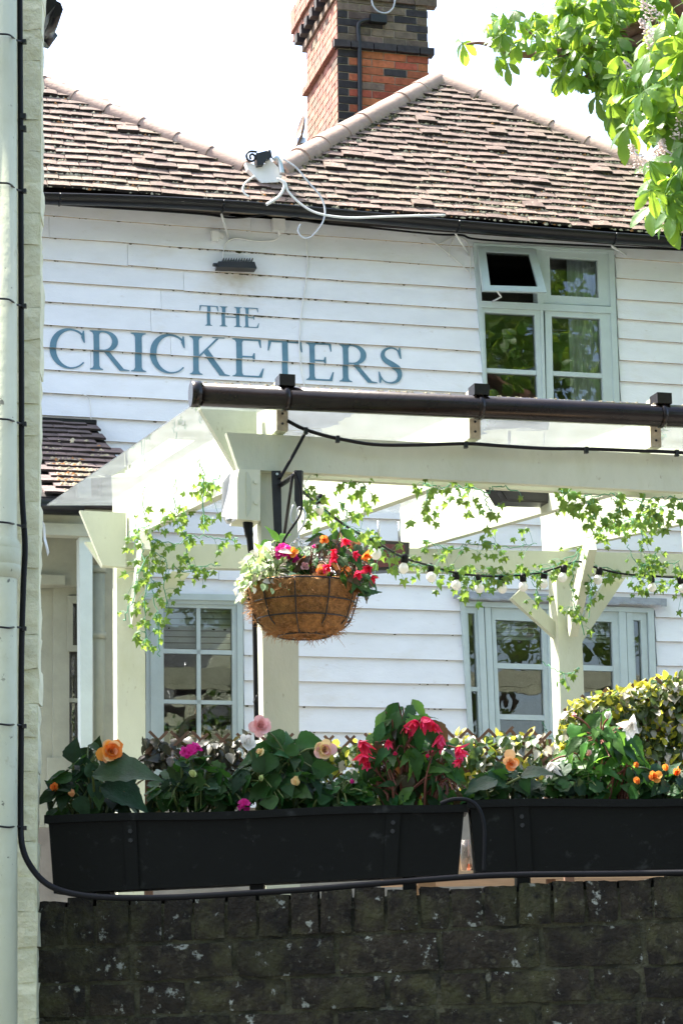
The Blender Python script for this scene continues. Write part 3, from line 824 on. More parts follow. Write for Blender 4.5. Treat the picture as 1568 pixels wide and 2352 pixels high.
o = mo.build('hip_moss', MAT['moss_d'], roof_o, recalc=False); o['kind'] = 'stuff'
m1, m2 = MB(), MB()
for i in range(4300):
    ok = False
    while not ok:
        u = random.uniform(95, 1568); v = random.uniform(170, 545)
        s_, t_ = onroof(u, v)
        if t_ < 0 or t_ > tA: continue
        inR = hipline(apex, hipL, t_) < s_ < hipline(apex, hipR, t_); inL = s_ < hipline(lh_a, lh_b, t_)
        dn = .35 + .65 * max(0, noise.noise(Vector((s_ * 1.1, t_ * 1.6, 9)))) + (.5 if u > 1250 else 0) + (.25 if t_ < .3 else 0)
        ok = (inR or inL) and random.random() < dn * .7
    t_ = round(t_ / GA) * GA - .04 + random.uniform(-.01, .012)
    clump(m2 if random.random() < .16 else m1, rw(s_, t_, .03), random.uniform(.007, .021) * (1.3 if random.random() < .1 else 1))
o = m1.build('moss', MAT['moss'], roof_o, recalc=False); o['kind'] = 'stuff'
o = m2.build('lichen', MAT['moss_o'], roof_o, recalc=False); o['kind'] = 'stuff'

# ---- fascia, gutter and the wires under the eaves
fm = MB(); fm.prism([F.w(S0, ZSOF - .03, EO - .16), F.w(S1, ZSOF - .03, EO - .16), F.w(S1, ZE - .03, EO - .16), F.w(S0, ZE - .03, EO - .16)], F.e2 * .03)
fm.prism([F.w(S0, ZSOF, -.02), F.w(S1, ZSOF, -.02), F.w(S1, ZSOF, EO - .16), F.w(S0, ZSOF, EO - .16)], Vector((0, 0, -.02)))
fm.build('fascia_board', MAT['fascia'], pub)
gutter_path = [F.pt(u, v, .37) for u, v in ((-200, 446), (95, 450), (330, 457), (550, 469), (800, 490), (1050, 513), (1300, 533), (1568, 552), (2200, 590))]
g = MB(); gp = spline(gutter_path, 6); n = 8
for i in range(len(gp) - 1):
    a, b = gp[i], gp[i + 1]; rr = .062
    ang = [radians(lerp(180, 360, j / n)) for j in range(n + 1)]
    A = [a - F.e2 * (rr * cos(q)) + Vector((0, 0, rr * sin(q))) for q in ang]; B = [b - F.e2 * (rr * cos(q)) + Vector((0, 0, rr * sin(q))) for q in ang]
    g.add(A + B, [(j, j + 1, n + 2 + j, n + 1 + j) for j in range(n)], smooth=True)
gut = g.build('gutter', MAT['black'], pub, recalc=False)
m = MB(); m.tube([p - F.e2 * .062 + Vector((0, 0, -.004)) for p in gp], .009, 6); m.build('gutter_lip', MAT['black'], gut)
m = MB(); m.tube([p - F.e2 * -.062 + Vector((0, 0, -.004)) for p in gp], .009, 6); m.build('gutter_lip', MAT['black'], gut)
for u in (140, 520, 1050, 1410):
    k = min(range(len(gp)), key=lambda i: abs((gp[i] - F.pt(u, 500, .37)).dot(F.e1)))
    m = MB(); p = gp[k]
    for q in range(9):
        a0 = radians(180 + q * 20); a1 = radians(200 + q * 20)
        m.tube([p - F.e2 * (.068 * cos(a0)) + Vector((0, 0, .068 * sin(a0))), p - F.e2 * (.068 * cos(a1)) + Vector((0, 0, .068 * sin(a1)))], .008, 5)
    m.build('gutter_bracket', MAT['black'], gut)
    m = MB(); m.tube([p + Vector((0, 0, -.07)) + F.e2 * .05, F.pt(u + (6 if u < 900 else 26), 548 if u < 900 else 585, .03)], .009, 6)
    if u > 200: m.build('gutter_stay', MAT['white'], gut)
wire = thing('eaves_wire', F.pt(600, 500, .2), 'thin black wire slung along the white wall below the eaves gutter', 'cable')
wp = [F.pt(u, v, .16) for u, v in ((-100, 460), (95, 467), (200, 474), (330, 482), (470, 492), (540, 500), (640, 492), (720, 510), (850, 523), (1000, 538), (1060, 540), (1100, 550), (1300, 562), (1568, 574), (1900, 590))]
m = MB(); m.tube(spline(wp, 5), .0085, 6); m.build('wire', MAT['blackmat'], wire)

# ---- little boxes, floodlight and thin wires on the boards
def fbox(name, label, cat, q, off, th, mat):
    t = thing(name, F.pt(sum(p[0] for p in q) / 4, q[2][1], off), label, cat)
    pprism(F, q, off + th, th).build('box_body', MAT[mat], t); return t
t = fbox('junction_box', 'white square junction box under the gutter, the higher one', 'junction box', [(626, 501), (655, 503), (655, 530), (627, 528)], .03, .05, 'white')
m = MB(); m.tube([F.pt(641, 529, .05), F.pt(641, 541, .05)], .012, 8); m.build('gland', MAT['white'], t)
t = fbox('junction_box', 'small white junction box left of the gutter stay', 'junction box', [(486, 529), (503, 530), (503, 552), (487, 551)], .03, .04, 'white')
pprism(F, [(503, 534), (514, 535), (514, 546), (503, 546)], .05, .025).build('terminal_cover', MAT['white'], t)
t = thing('cable', F.pt(600, 550, .03), 'thin white cable looping from the junction box to the floodlight', 'cable')
m = MB(); m.tube(spline([F.pt(u, v, .036) for u, v in ((641, 541), (630, 552), (590, 554), (545, 547), (522, 556), (514, 575), (513, 600))], 5), .006, 6); m.build('cable_run', MAT['white'], t)
t = thing('cable', F.pt(700, 700, .03), 'white cable running down the boards between the sign letters', 'cable')
m = MB(); m.tube(spline([F.pt(u, v, .036) for u, v in ((703, 545), (706, 600), (702, 650), (694, 700), (690, 740), (687, 790), (692, 850), (702, 900))], 5), .006, 6); m.build('cable_run', MAT['white'], t)
t = thing('cable', F.pt(208, 930, .03), 'short thin cable on the boards above the porch roof', 'cable')
m = MB(); m.tube(spline([F.pt(u, v, .036) for u, v in ((190, 905), (205, 915), (208, 940), (210, 972))], 4), .004, 5); m.build('cable_run', MAT['white'], t)
t = thing('cable', F.pt(1040, 580, .03), 'crossed loose cables on the boards left of the upstairs window', 'cable')
for pp in (((985, 548), (1020, 575), (1050, 600), (1076, 625)), ((1010, 560), (1040, 545), (1062, 548), (1077, 570), (1080, 640)), ((1030, 590), (1033, 565), (1044, 545))):
    m = MB(); m.tube(spline([F.pt(u, v, .04) for u, v in pp], 5), .005, 5); m.build('cable_run', MAT['white'], t)
fl_ = thing('floodlight', F.pt(540, 607, .05), 'slim black floodlight bar on the white boards above the sign', 'floodlight')
pprism(F, [(502, 600), (585, 601), (590, 616), (500, 613)], .14, .10).build('housing', MAT['heater'], fl_)
pprism(F, [(490, 604), (503, 604), (503, 611), (490, 609)], .10, .03).build('end_bracket', MAT['blackiron'], fl_)
m = MB()
for i in range(12): m.box(F.pt(512 + i * 6, 599, .09), (.005, .08, .02), YAWM)
m.build('cooling_fins', MAT['heater'], fl_)

# ---- chimney
CH = Frame(14.5, through=tuple(aty(775, 150, 18.4)))
chw = CH.sz(985, 150)[0]; chd = 1.18
zc = lambda v: CH.sz(800, v)[1]
z_base, z_band0, z_band1, z_top = zc(420), zc(111), zc(91), zc(-260)
chim = MB()
chim.prism([CH.w(.008, z_base, -.008), CH.w(chw - .008, z_base, -.008), CH.w(chw - .008, z_top, -.008), CH.w(.008, z_top, -.008)], CH.e2 * (chd - .016))
chim_o = chim.build('chimney', MAT['mortar'], pub)
def brick_mesh(l, h, d, seed, nx=5, nz=2, amp=.0022, bev=.004):
    rnd = random.Random(seed); bm = bmesh.new()
    bmesh.ops.create_cube(bm, size=1)
    for v in bm.verts: v.co = Vector((v.co.x * l, v.co.y * d, v.co.z * h))
    if nx > 1:
        for i in range(1, nx):
            bmesh.ops.bisect_plane(bm, geom=bm.verts[:] + bm.edges[:] + bm.faces[:], plane_co=(lerp(-l / 2, l / 2, i / nx), 0, 0), plane_no=(1, 0, 0))
    for i in range(1, nz):
        bmesh.ops.bisect_plane(bm, geom=bm.verts[:] + bm.edges[:] + bm.faces[:], plane_co=(0, 0, lerp(-h / 2, h / 2, i / nz)), plane_no=(0, 0, 1))
    for v in bm.verts:
        ed = sum((abs(abs(v.co.x) - l / 2) < 1e-5, abs(abs(v.co.z) - h / 2) < 1e-5))
        v.co += Vector((rnd.uniform(-amp, amp), rnd.uniform(-amp, amp), rnd.uniform(-amp, amp)))
        if ed and v.co.y < 0: v.co.y += bev * ed * rnd.uniform(.4, 1.4)
    me = bpy.data.meshes.new('brick'); bm.to_mesh(me); bm.free(); return me
_bc = {}
def brick_of(l, h, d, mat, k, **kw):
    key = (round(l, 3), round(h, 3), round(d, 3), mat, k)
    if key not in _bc:
        me = brick_mesh(l, h, d, k + int(l * 1000), **kw); me.materials.append(MAT[mat]); _bc[key] = me
    return _bc[key]
ch = .0745
ROT_F = basis(CH.e1, CH.e2, Vector((0, 0, 1))); ROT_L = basis(-CH.e2, CH.e1, Vector((0, 0, 1)))
zz = z_base; c = 0
while zz < z_top - .05:
    zm = zz + ch / 2; above = zz > z_band0 - .02
    band = z_band0 - .03 < zm < z_band1 + .012
    proj = .045 if band else 0
    # front
    x = 0.0; first = True
    while x < chw - .02:
        l = .1025 if (first and c % 2) or (chw - x < .16) else .215
        l = min(l, chw - x)
        if band and first: x = -.045; l = .16
        if band and chw - x < .30: l = chw + .045 - x
        if above: mt = 'brick_dk' if random.random() < .8 else 'brick_bk'
        else: mt = 'brick_bk' if (first or random.random() < .05) else ('brick_red' if random.random() < .86 else 'brick_dk')
        if band: mt = 'brick_bk'
        if zm > zc(400): inst('brick', brick_of(l - .010, ch - .011, .06 + proj, mt, c % 3, nx=3, nz=1, amp=.0015, bev=.002), chim_o, trs(CH.w(x + l / 2, zm, .004 + proj - (.03 + proj / 2)), ROT_F))
        x += l; first = False
    # left side, running back
    x = .0; first = True
    while x < chd - .02:
        l = .1025 if (first and not c % 2) or (chd - x < .16) else .215
        l = min(l, chd - x)
        if zm > zc(520):
            mt = 'brick_pink' if random.random() < .85 else 'brick_dk'
            p = CH.w(0, zm, -(x + l / 2)) - CH.e1 * (.004 + proj - (.03 + proj / 2))
            inst('brick', brick_of(l - .010, ch - .011, .06 + proj, mt, c % 3, nx=3, nz=1, amp=.0015, bev=.002), chim_o, trs(p, ROT_L))
        x += l; first = False
    zz += ch; c += 1
# corbelled head: dentil bricks and projecting courses on the front and the left side
d_far = Frame(14.5, through=tuple(CH.w(0, 0, -chd)))
z_d = d_far.sz(672, 92)[1]
k = 0; x = .03
while x < chd + .06:
    p = CH.w(0, z_d + .037, -x) - CH.e1 * .035
    inst('brick', brick_of(.095, .09, .13, 'brick_bk', k % 3, nx=2, nz=1), chim_o, trs(p, ROT_L)); x += .20; k += 1
for r_, pj in ((-1, .02), (1, .07), (2, .10), (3, .10), (4, .10)):
    zq = z_d + .037 + (.082 if r_ > 0 else -.085) + (r_ - 1) * .074 * (r_ > 0)
    x = -pj
    while x < chd + pj:
        l = .215; p = CH.w(0, zq, -(x + l / 2)) - CH.e1 * (pj - .04)
        inst('brick', brick_of(l - .008, .066, .10, 'brick_pink' if r_ != -1 else 'brick_dk', k % 3, nx=3, nz=1), chim_o, trs(p, ROT_L)); x += l; k += 1
    x = -pj + .1
    while x < chw + pj - .05:
        l = .215; inst('brick', brick_of(l - .008, .066, .10, 'brick_dk', k % 3, nx=3, nz=1), chim_o, trs(CH.w(x + l / 2, zq, pj - .04), ROT_F)); x += l; k += 1
m = MB(); m.tube(spline([CH.pt(u, v, .03) for u, v in ((826, 300), (826, 200), (825, 110), (822, 62), (830, 50), (850, 46), (884, 43))], 5), .021, 8)
o = m.build('flue_pipe', MAT['blackiron'], chim_o)
m = MB(); m.tube(spline([CH.pt(u, v, .035) for u, v in ((852, -8), (856, 12), (868, 26), (886, 30), (902, 18), (908, -8))], 5), .008, 6); m.build('aerial_lead', MAT['greyplastic'], chim_o)
m = MB(); m.box(CH.pt(868, 44, .05), (.15, .06, .075), ROT_F); m.build('aerial_bracket', MAT['blackiron'], chim_o)

# ---- satellite dish edge-on, CCTV bracket and cable tangle in the valley
dp = aty(686, 345, 17.9)
dish = thing('satellite_dish', dp, 'satellite dish seen edge on beside the chimney base', 'satellite dish')
m = MB()
ax = look(Vector((-.93, -.25, .22)))
c0_ = aty(683, 302, 17.9)
m.lathe(c0_, [(.001, -.05), (.08, -.045), (.15, -.03), (.18, -.012)], 20, ax=ax @ Matrix.Diagonal((.8, .85, 1))); m.build('reflector', MAT['hip'], dish, recalc=False)
m = MB(); m.tube([c0_ + Vector((.03, .02, -.02)), aty(694, 340, 17.9), aty(696, 375, 17.9)], .016, 8); m.build('mast', MAT['chain'], dish)
m = MB(); m.box(aty(692, 325, 17.9), (.07, .06, .05)); m.build('mount_clamp', MAT['chain'], dish)
vp = lambda u, v, o=.25: F.pt(u, v, o)
cc = thing('security_camera', vp(600, 425, .1), 'black security camera on a scrolled white bracket in the roof valley', 'camera')
m = MB(); pprism(F, [(588, 352), (612, 346), (620, 348), (622, 362), (612, 366), (605, 378), (591, 380)], .22, .09, m); m.build('camera_body', MAT['blackiron'], cc)
m = MB(); m.tube([vp(617, 346, .20), vp(620, 362, .20)], .018, 8); m.build('lens_hood', MAT['black'], cc)
m = MB(); m.tube(spline([vp(u, v, .2) for u, v in ((576, 366), (574, 358), (580, 354), (587, 362), (580, 370), (570, 368), (566, 356), (574, 348), (590, 349))], 4), .009, 6); m.build('scroll_bracket', MAT['blackiron'], cc)
pprism(F, [(564, 372), (590, 380), (608, 376), (616, 360), (626, 372), (640, 385), (648, 405), (640, 418), (600, 420), (584, 404), (570, 388)], .17, .07).build('mounting_board', MAT['white'], cc)
m = MB(); m.tube(spline([vp(u, v, .22) for u, v in ((628, 366), (634, 362), (643, 375), (648, 400))], 5), .02, 8); m.build('bracket_arm', MAT['chain'], cc)
cb = thing('cable', vp(660, 430), 'tangle of white cables looping from the roof valley over the gutter', 'cable')
for pp, r_ in ((((640, 412), (651, 420), (652, 432), (640, 452), (612, 470)), .012), (((636, 410), (655, 420), (662, 440), (690, 468), (730, 490), (800, 500), (900, 497), (1022, 494)), .009),
               (((650, 365), (680, 385), (705, 415), (735, 450), (746, 480), (743, 505), (732, 525), (712, 545), (695, 545), (684, 530), (690, 515)), .007),
               (((585, 404), (566, 418), (558, 432), (562, 445), (572, 452)), .008)):
    m = MB(); m.tube(spline([vp(u, v, .46) for u, v in pp], 6), r_, 6); m.build('cable_run', MAT['white'] if r_ != .007 else MAT['greyplastic'], cb)

# ---- porch on the left
PD_ = 1.9
PZ0 = F.sz(150, 975)[1]
PZ1 = F.sz(150, 1142, PD_)[1]
sT = F.sz(213, 975)[0]; sB = F.sz(342, 1148, PD_)[0]
porch = thing('porch', F.w(sT - 1, 1.2, 1.0), 'lean-to porch with mossy tiled roof at the left of the pub', 'porch')
pa0, pa1 = F.w(S0, PZ0, .03), F.w(sT, PZ0, .03); pb0, pb1 = F.w(S0, PZ1, PD_), F.w(sB, PZ1, PD_)
m = MB(); wend = F.w(sB, PZ1, .03)
m.add([pa0, pa1, pb1, pb0, wend, F.w(S0, PZ1 - .06, PD_), F.w(sB, PZ1 - .06, PD_), F.w(sB, PZ1 - .06, .03), F.w(S0, PZ1 - .06, .03)],
      [(0, 3, 2, 1), (1, 2, 4), (5, 8, 7, 6), (2, 3, 5, 6), (4, 2, 6, 7)])
proof = m.build('porch_roof', MAT['deck'], porch, recalc=False)
sl = (pb0 - pa0); sl -= F.e1 * sl.dot(F.e1); LN = sl.length; PU = -sl.normalized(); PN = F.e1.cross(PU).normalized()
if PN.z < 0: PN = -PN
PR_ = basis(F.e1, PU, PN)
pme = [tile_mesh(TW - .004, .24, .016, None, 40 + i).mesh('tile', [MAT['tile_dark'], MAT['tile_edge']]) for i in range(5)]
rows = 15; ga = LN / rows
for r in range(rows):
    t = r / rows
    s_end = lerp(sB, sT, (r + .4) / rows); off = (r % 2) * TW / 2; s = F.sz(60, 1050)[0] + off
    while s < s_end - .02:
        base = F.w(s, lerp(PZ1, PZ0, t), lerp(PD_, .03, t))
        inst('tile', random.choice(pme), proof, trs(base + PN * (.018 + random.uniform(0, .004)), PR_ @ Matrix.Rotation(-radians(4.5), 3, 'X') @ Matrix.Rotation(random.uniform(-.02, .02), 3, 'Z')))
        s += TW
hp, hq = F.w(sB, PZ1, PD_), F.w(sT, PZ0, .03)
m1, m2 = MB(), MB()
for i in range(900):
    t = abs(random.gauss(0, .26)); s = random.uniform(F.sz(70, 1100)[0], lerp(sB, sT, min(t, 1)) - .05)
    if t > 1 or noise.noise(Vector((s * 2.2, t * 7, 2))) < -.05 - .25 * (t < .25): continue
    t = (round(t * rows - .2) + .25 + random.uniform(-.2, .3)) / rows
    if 0 < t < 1: clump(m1 if random.random() < .85 else m2, F.w(s, lerp(PZ1, PZ0, t), lerp(PD_, .03, t)) + PN * .034, random.uniform(.006, .022))
o = m1.build('moss', MAT['moss'], proof, recalc=False); o['kind'] = 'stuff'
o = m2.build('lichen', MAT['moss_o'], proof, recalc=False); o['kind'] = 'stuff'
m = MB(); m.tube([F.w(S0, PZ0 + .01, .06), F.w(sT + .02, PZ0 + .01, .06)], .022, 8); m.build('roof_flashing', MAT['black'], proof)
# gutter, fascia, beam, posts
m = MB(); m.tube([F.w(S0, PZ1 - .075, PD_ + .05), F.w(F.sz(190, 1160, PD_)[0], PZ1 - .075, PD_ + .05)], .052, 10); m.build('porch_gutter', MAT['black'], porch)
m = MB(); zA = F.sz(150, 1175, PD_ - .06)[1]; zB = F.sz(150, 1205, PD_ - .06)[1]; zC = F.sz(150, 1232, PD_ - .06)[1]
PFr = Frame(14.5, through=tuple(F.w(0, 0, PD_ - .06)))
m.prism([F.w(S0, zB, PD_ - .06), F.w(sB - .05, zB, PD_ - .06), F.w(sB - .05, zA + .06, PD_ - .06), F.w(S0, zA + .06, PD_ - .06)], F.e2 * .05)
m.prism([F.w(S0, zC, PD_ - .02), F.w(F.sz(262, 1220, PD_)[0], zC, PD_ - .02), F.w(F.sz(262, 1220, PD_)[0], zB, PD_ - .02), F.w(S0, zB, PD_ - .02)], F.e2 * .10)
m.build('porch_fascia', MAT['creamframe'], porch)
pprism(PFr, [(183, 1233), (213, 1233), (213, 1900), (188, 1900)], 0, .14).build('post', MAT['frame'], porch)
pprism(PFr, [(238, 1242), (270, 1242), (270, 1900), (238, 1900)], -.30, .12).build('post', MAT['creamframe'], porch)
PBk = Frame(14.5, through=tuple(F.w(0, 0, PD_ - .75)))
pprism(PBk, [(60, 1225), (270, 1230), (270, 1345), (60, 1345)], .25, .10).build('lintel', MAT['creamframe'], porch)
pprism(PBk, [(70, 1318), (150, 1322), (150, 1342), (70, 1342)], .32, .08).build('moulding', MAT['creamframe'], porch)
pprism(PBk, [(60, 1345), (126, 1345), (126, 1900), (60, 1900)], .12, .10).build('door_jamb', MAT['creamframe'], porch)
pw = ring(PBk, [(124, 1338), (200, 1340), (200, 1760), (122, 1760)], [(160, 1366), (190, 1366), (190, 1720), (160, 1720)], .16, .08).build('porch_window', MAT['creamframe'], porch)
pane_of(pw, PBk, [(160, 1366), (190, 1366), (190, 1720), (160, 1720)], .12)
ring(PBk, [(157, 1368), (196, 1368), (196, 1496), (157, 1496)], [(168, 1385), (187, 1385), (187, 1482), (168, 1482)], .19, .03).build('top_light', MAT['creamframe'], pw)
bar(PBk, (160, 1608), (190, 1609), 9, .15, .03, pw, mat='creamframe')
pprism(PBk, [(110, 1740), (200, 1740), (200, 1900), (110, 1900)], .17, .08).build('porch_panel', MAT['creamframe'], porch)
m = MB(); m.prism([PBk.pt(60, 1345, -.5), PBk.pt(290, 1345, -.5), PBk.pt(290, 1900, -.5), PBk.pt(60, 1900, -.5)], F.e2 * .05); m.build('back_panel', MAT['deck'], porch)
m = MB(); px = [PFr.pt(226, v, -.16) for v in (1300, 1900)]
m.tube([px[0], px[1]], .042, 12)
for v in (1308, 1460):
    p = PFr.pt(226, v, -.16); m.tube([p + Vector((0, 0, .022)), p - Vector((0, 0, .022))], .052, 12)
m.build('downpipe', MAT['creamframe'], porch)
print('pub ok')
# ================================================================== THE PERGOLA
PF = Frame(14, through=tuple(aty(640, 1100, 9.4)))           # front beam
PR = Frame(14, through=tuple(aty(300, 1280, 12.6)))          # rear beam
perg = thing('pergola', PF.pt(640, 1700), 'sage painted timber pergola with clear roof sheets standing before the pub', 'pergola')
def pp_(fr, pts, off, th, name, mat='sage'):
    return pprism(fr, pts, off, th).build(name, MAT[mat], perg)
def xline(a, b, u):  # v on the picture line a-b
    return a[1] + (b[1] - a[1]) * (u - a[0]) / (b[0] - a[0])
UR = 2450
fb_t = lambda u: xline((520, 993), (1568, 1046), u); fb_b = lambda u: xline((556, 1078), (1568, 1130), u)
pp_(PF, [(520, fb_t(520)), (UR, fb_t(UR)), (UR, fb_b(UR)), (548, fb_b(548))], .06, .045, 'beam')
pp_(PF, [(575, fb_t(575) + 14), (UR, fb_t(UR) + 20), (UR, fb_b(UR) + 16), (598, fb_b(598) + 12)], -.17, .045, 'beam')   # its twin behind the posts
pp_(PF, [(459, 936), (590, 940), (590, 1085), (542, 1078)], -.12, .05, 'verge_bearer')
rb_t = lambda u: xline((345, 1247), (1568, 1272), u); rb_b = lambda u: xline((300, 1302), (1568, 1322), u)
pp_(PR, [(288, rb_t(288)), (UR, rb_t(UR)), (UR, rb_b(UR)), (288, rb_b(288))], .05, .045, 'beam')
pp_(PR, [(196, 1244), (330, 1250), (UR, rb_t(UR) + 8), (UR, rb_b(UR) + 4), (270, 1303), (235, 1302)], -.16, .045, 'beam')
pp_(PR, [(184, 1172), (290, 1178), (290, 1303), (236, 1298)], .10, .05, 'verge_bearer')
def post(fr, ul_t, ur_t, vt, ul_b, ur_b, vb, off, name='post'):
    """square post from pixel edges of its front face; carried on down to the terrace"""
    a, b = fr.pt(ul_t, vt, off), fr.pt(ur_t, vt, off); c, d = fr.pt(ul_b, vb, off), fr.pt(ur_b, vb, off)
    k = (a.z - 1.2) / (a.z - c.z); c2 = a + (c - a) * k; d2 = b + (d - b) * k; w = (b - a).length
    m = MB(); m.prism([a, b, d2, c2], fr.e2 * w * .95)
    return m.build(name, MAT['sage'], perg)
post(PF, 597, 683, 1060, 606, 687, 1700, .012)
post(PR, 268, 333, 1290, 270, 335, 1740, .0)
post(PR, 1276, 1330, 1300, 1287, 1342, 1640, .0)
PRs = 2130
post(PR, PRs, PRs + 56, 1310, PRs + 20, PRs + 76, 1640, .0)
post(PF, 1990, 2075, 1110, 2000, 2085, 1700, .012)
# rafters: from the tail over the rear beam to the sawn end above the front beam
RAF = [((300, 1240), (648, 992)), ((640, 1250), (1090, 1010)), ((979, 1256), (1505, 1030)), ((1309, 1260), (1915, 1052)), ((1640, 1268), (2330, 1075))]
GLT = []
for i, (rear, front) in enumerate(RAF):
    A = PR.pt(rear[0], rear[1], .03); B = PF.pt(front[0], front[1] - 3, .10)
    d = (B - A); d.z = 0; dn = d.normalized(); x = Vector((-dn.y, dn.x, 0)) * -1; tail = A - dn * .42
    hT, hM = .275, .25
    th = .052; zA, zB = A.z, B.z
    tz = zA + (zA - zB) / d.length * .42
    Bi = B - dn * .17
    prof = [(tail, tz), (A, zA), (Bi, zB - .15), (Bi, zB), (B, zB), (B, zB + .105), (A, zA + hT), (tail - dn * .02, tz + hT + .01)]
    m = MB(); m.prism([Vector((p.x, p.y, z)) - x * th / 2 for p, z in prof], x * th)
    m.build('rafter', MAT['sage'], perg)
    m = MB(); m.box(Vector((B.x, B.y, zB + .052)) + dn * .002, (.052, .006, .105), basis(x, dn, Vector((0, 0, 1)))); m.build('sawn_end', MAT['sage_edge'], perg)
    m = MB()
    for q in (0, .045):
        e = Vector((B.x, B.y, zB + .075 - q)) + dn * .006; m.tube([e, e + dn * .003], .006, 6)
    m.build('screw', MAT['blackiron'], perg)
    GLT.append((Vector((B.x, B.y, zB + .112)), Vector((tail.x, tail.y, tz + hT + .016)), dn, x))
# clear sheets on top
def edge(i):
    if i < 0:
        Bf, Tr, dn, x = GLT[0]; return Bf + x * .37 + dn * .04, Tr + x * .42 - dn * .10 - Vector((0, 0, .02))
    Bf, Tr, dn, x = GLT[i]; return Bf + dn * .04, Tr - dn * .10
for i in range(-1, len(GLT) - 1):
    a, b = edge(i); c, d = edge(i + 1); e = (c - a).normalized() * .006
    m = MB(); m.prism([a + e, c - e, d - e, b + e], Vector((0, 0, .006))); m.build('roof_sheet', MAT['poly'], perg)
    if i >= 0:
        m = MB(); m.tube([a + Vector((0, 0, .012)), b + Vector((0, 0, .012))], .014, 6); m.build('glazing_strip', MAT['white'], perg)
# braces
def brace(p, q, w, d_, dirv, name='brace'):
    p, q = Vector(p), Vector(q); t = (q - p).normalized(); n = t.cross(dirv).normalized()
    m = MB(); m.prism([p - n * w / 2 - dirv * d_ / 2, q - n * w / 2 - dirv * d_ / 2, q + n * w / 2 - dirv * d_ / 2, p + n * w / 2 - dirv * d_ / 2], dirv * d_)
    return m.build(name, MAT['sage'], perg)
pp_(PR, [(333, 1395), (333, 1440), (438, 1316), (396, 1312)], -.05, .05, 'brace')
pp_(PR, [(1174, 1374), (1196, 1352), (1276, 1430), (1276, 1466)], -.05, .05, 'brace')
pp_(PR, [(1334, 1478), (1334, 1428), (1392, 1330), (1436, 1326)], -.05, .05, 'brace')
for (u0, v0, u1, v1, w) in ((309, 1420, 334, 1242, .075), (1312, 1446, 1356, 1246, .07)):
    p = PR.pt(u0, v0, .03); rd = (PF.pt(u1 + 380, 1000) - PR.pt(u1, 1240)); rd.z = 0; rd.normalize()
    q0 = PR.pt(u1, v1, .03); k = .30
    q = aty(u1, v1, p.y - .55)
    dv = rd.cross(Vector((0, 0, 1))).normalized()
    brace(p, q, .13, .05, dv)
# gutter along the front
gm = MB(); ga_, gb_ = PF.pt(444, 905, .20), PF.pt(1568, 957, .20); gd = (gb_ - ga_); gend = ga_ + gd * 1.85
gm.tube([ga_, gend], .052, 14)
pg = gm.build('gutter', MAT['gutter'], perg)
m = MB(); dg = gd.normalized(); m.tube([ga_ - dg * .012, ga_ + dg * .03], .058, 16); m.build('end_cap', MAT['gutter'], pg)
for i, u in enumerate((655, 1100, 1518)):
    p = PF.pt(u, xline((444, 905), (1568, 957), u), .20)
    m = MB(); m.tube([p - dg * .012, p + dg * .012], .0575, 14); m.box(p + Vector((0, 0, .072)) + F.e2 * .0, (.07, .09, .05), YAWM); m.build('gutter_bracket', MAT['gutter'], pg)
    m = MB(); m.prism([p + Vector((0, 0, .02)) - dg * .04 + PF.e2 * .06, p + Vector((0, 0, .02)) + dg * .04 + PF.e2 * .06, p + Vector((0, 0, .09)) + dg * .03 + PF.e2 * .05, p + Vector((0, 0, .09)) - dg * .03 + PF.e2 * .05], PF.e2 * .05); m.build('gutter_clip', MAT['sage_edge'], pg)
# dead leaves and dust lying along the lip of the gutter
dm = MB()
for i in range(420):
    t = random.random() * .62
    clump(dm, ga_ + (gend - ga_) * t + Vector((0, 0, .050)) + PF.e2 * random.uniform(-.02, .03), random.uniform(.004, .010))
o = dm.build('gutter_dust', MAT['moss'], pg, recalc=False); o['kind'] = 'stuff'

# wires and fittings fixed to the pergola
t = thing('cable', PF.pt(800, 1010, .1), 'black cable clipped along the front pergola beam', 'cable')
m = MB(); cp = spline([PF.pt(u, v, .115) for u, v in ((660, 966), (690, 982), (730, 996), (780, 1008), (860, 1021), (960, 1022), (1070, 1019), (1150, 1024), (1250, 1030), (1345, 1031), (1450, 1035), (1568, 1040), (1800, 1060))], 6)
m.tube(cp, .0085, 6); m.build('cable_run', MAT['blackmat'], t)
for u, v in ((702, 990), (775, 1009), (1069, 1022), (1345, 1034), (1553, 1041)):
    m = MB(); m.box(PF.pt(u, v, .12), (.016, .02, .03), YAWM); m.build('cable_clip', MAT['black'], t)
m = MB(); m.tube(spline([PF.pt(u, v, .10) for u, v in ((702, 990), (690, 1015), (665, 1060), (642, 1100))], 5), .008, 6); m.build('cable_drop', MAT['blackmat'], t)

t = thing('isolator_box', PF.pt(570, 1180, .06), 'cream electrical box fixed beside the front pergola post', 'electrical box')
pprism(PF, [(549, 1077), (598, 1079), (598, 1196), (545, 1192), (545, 1100)], .08, .16).build('box_body', MAT['boxcream'], t)
m = MB(); m.prism([PF.pt(549, 1078, .075), PF.pt(545, 1192, .075), PF.pt(520, 1203, -.06), PF.pt(508, 1185, -.06), PF.pt(511, 1108, -.06), PF.pt(530, 1084, -.06)], PF.e1 * .03); m.build('box_lid', MAT['greyplastic'], t)
for u, v in ((588, 1106), (588, 1153)):
    m = MB(); p = PF.pt(u, v, .082); m.tube([p, p - PF.e2 * .004], .011, 12); m.build('screw_cap', MAT['boxcream'], t)
pprism(PF, [(566, 1084), (569, 1084), (577, 1100), (577, 1170), (569, 1186), (566, 1186)], .084, .005).build('box_seam', MAT['sage'], t)
m = MB(); m.tube([PF.pt(521, 1192, .04), PF.pt(529, 1196, .05)], .012, 8); m.build('lock', MAT['chain'], t)
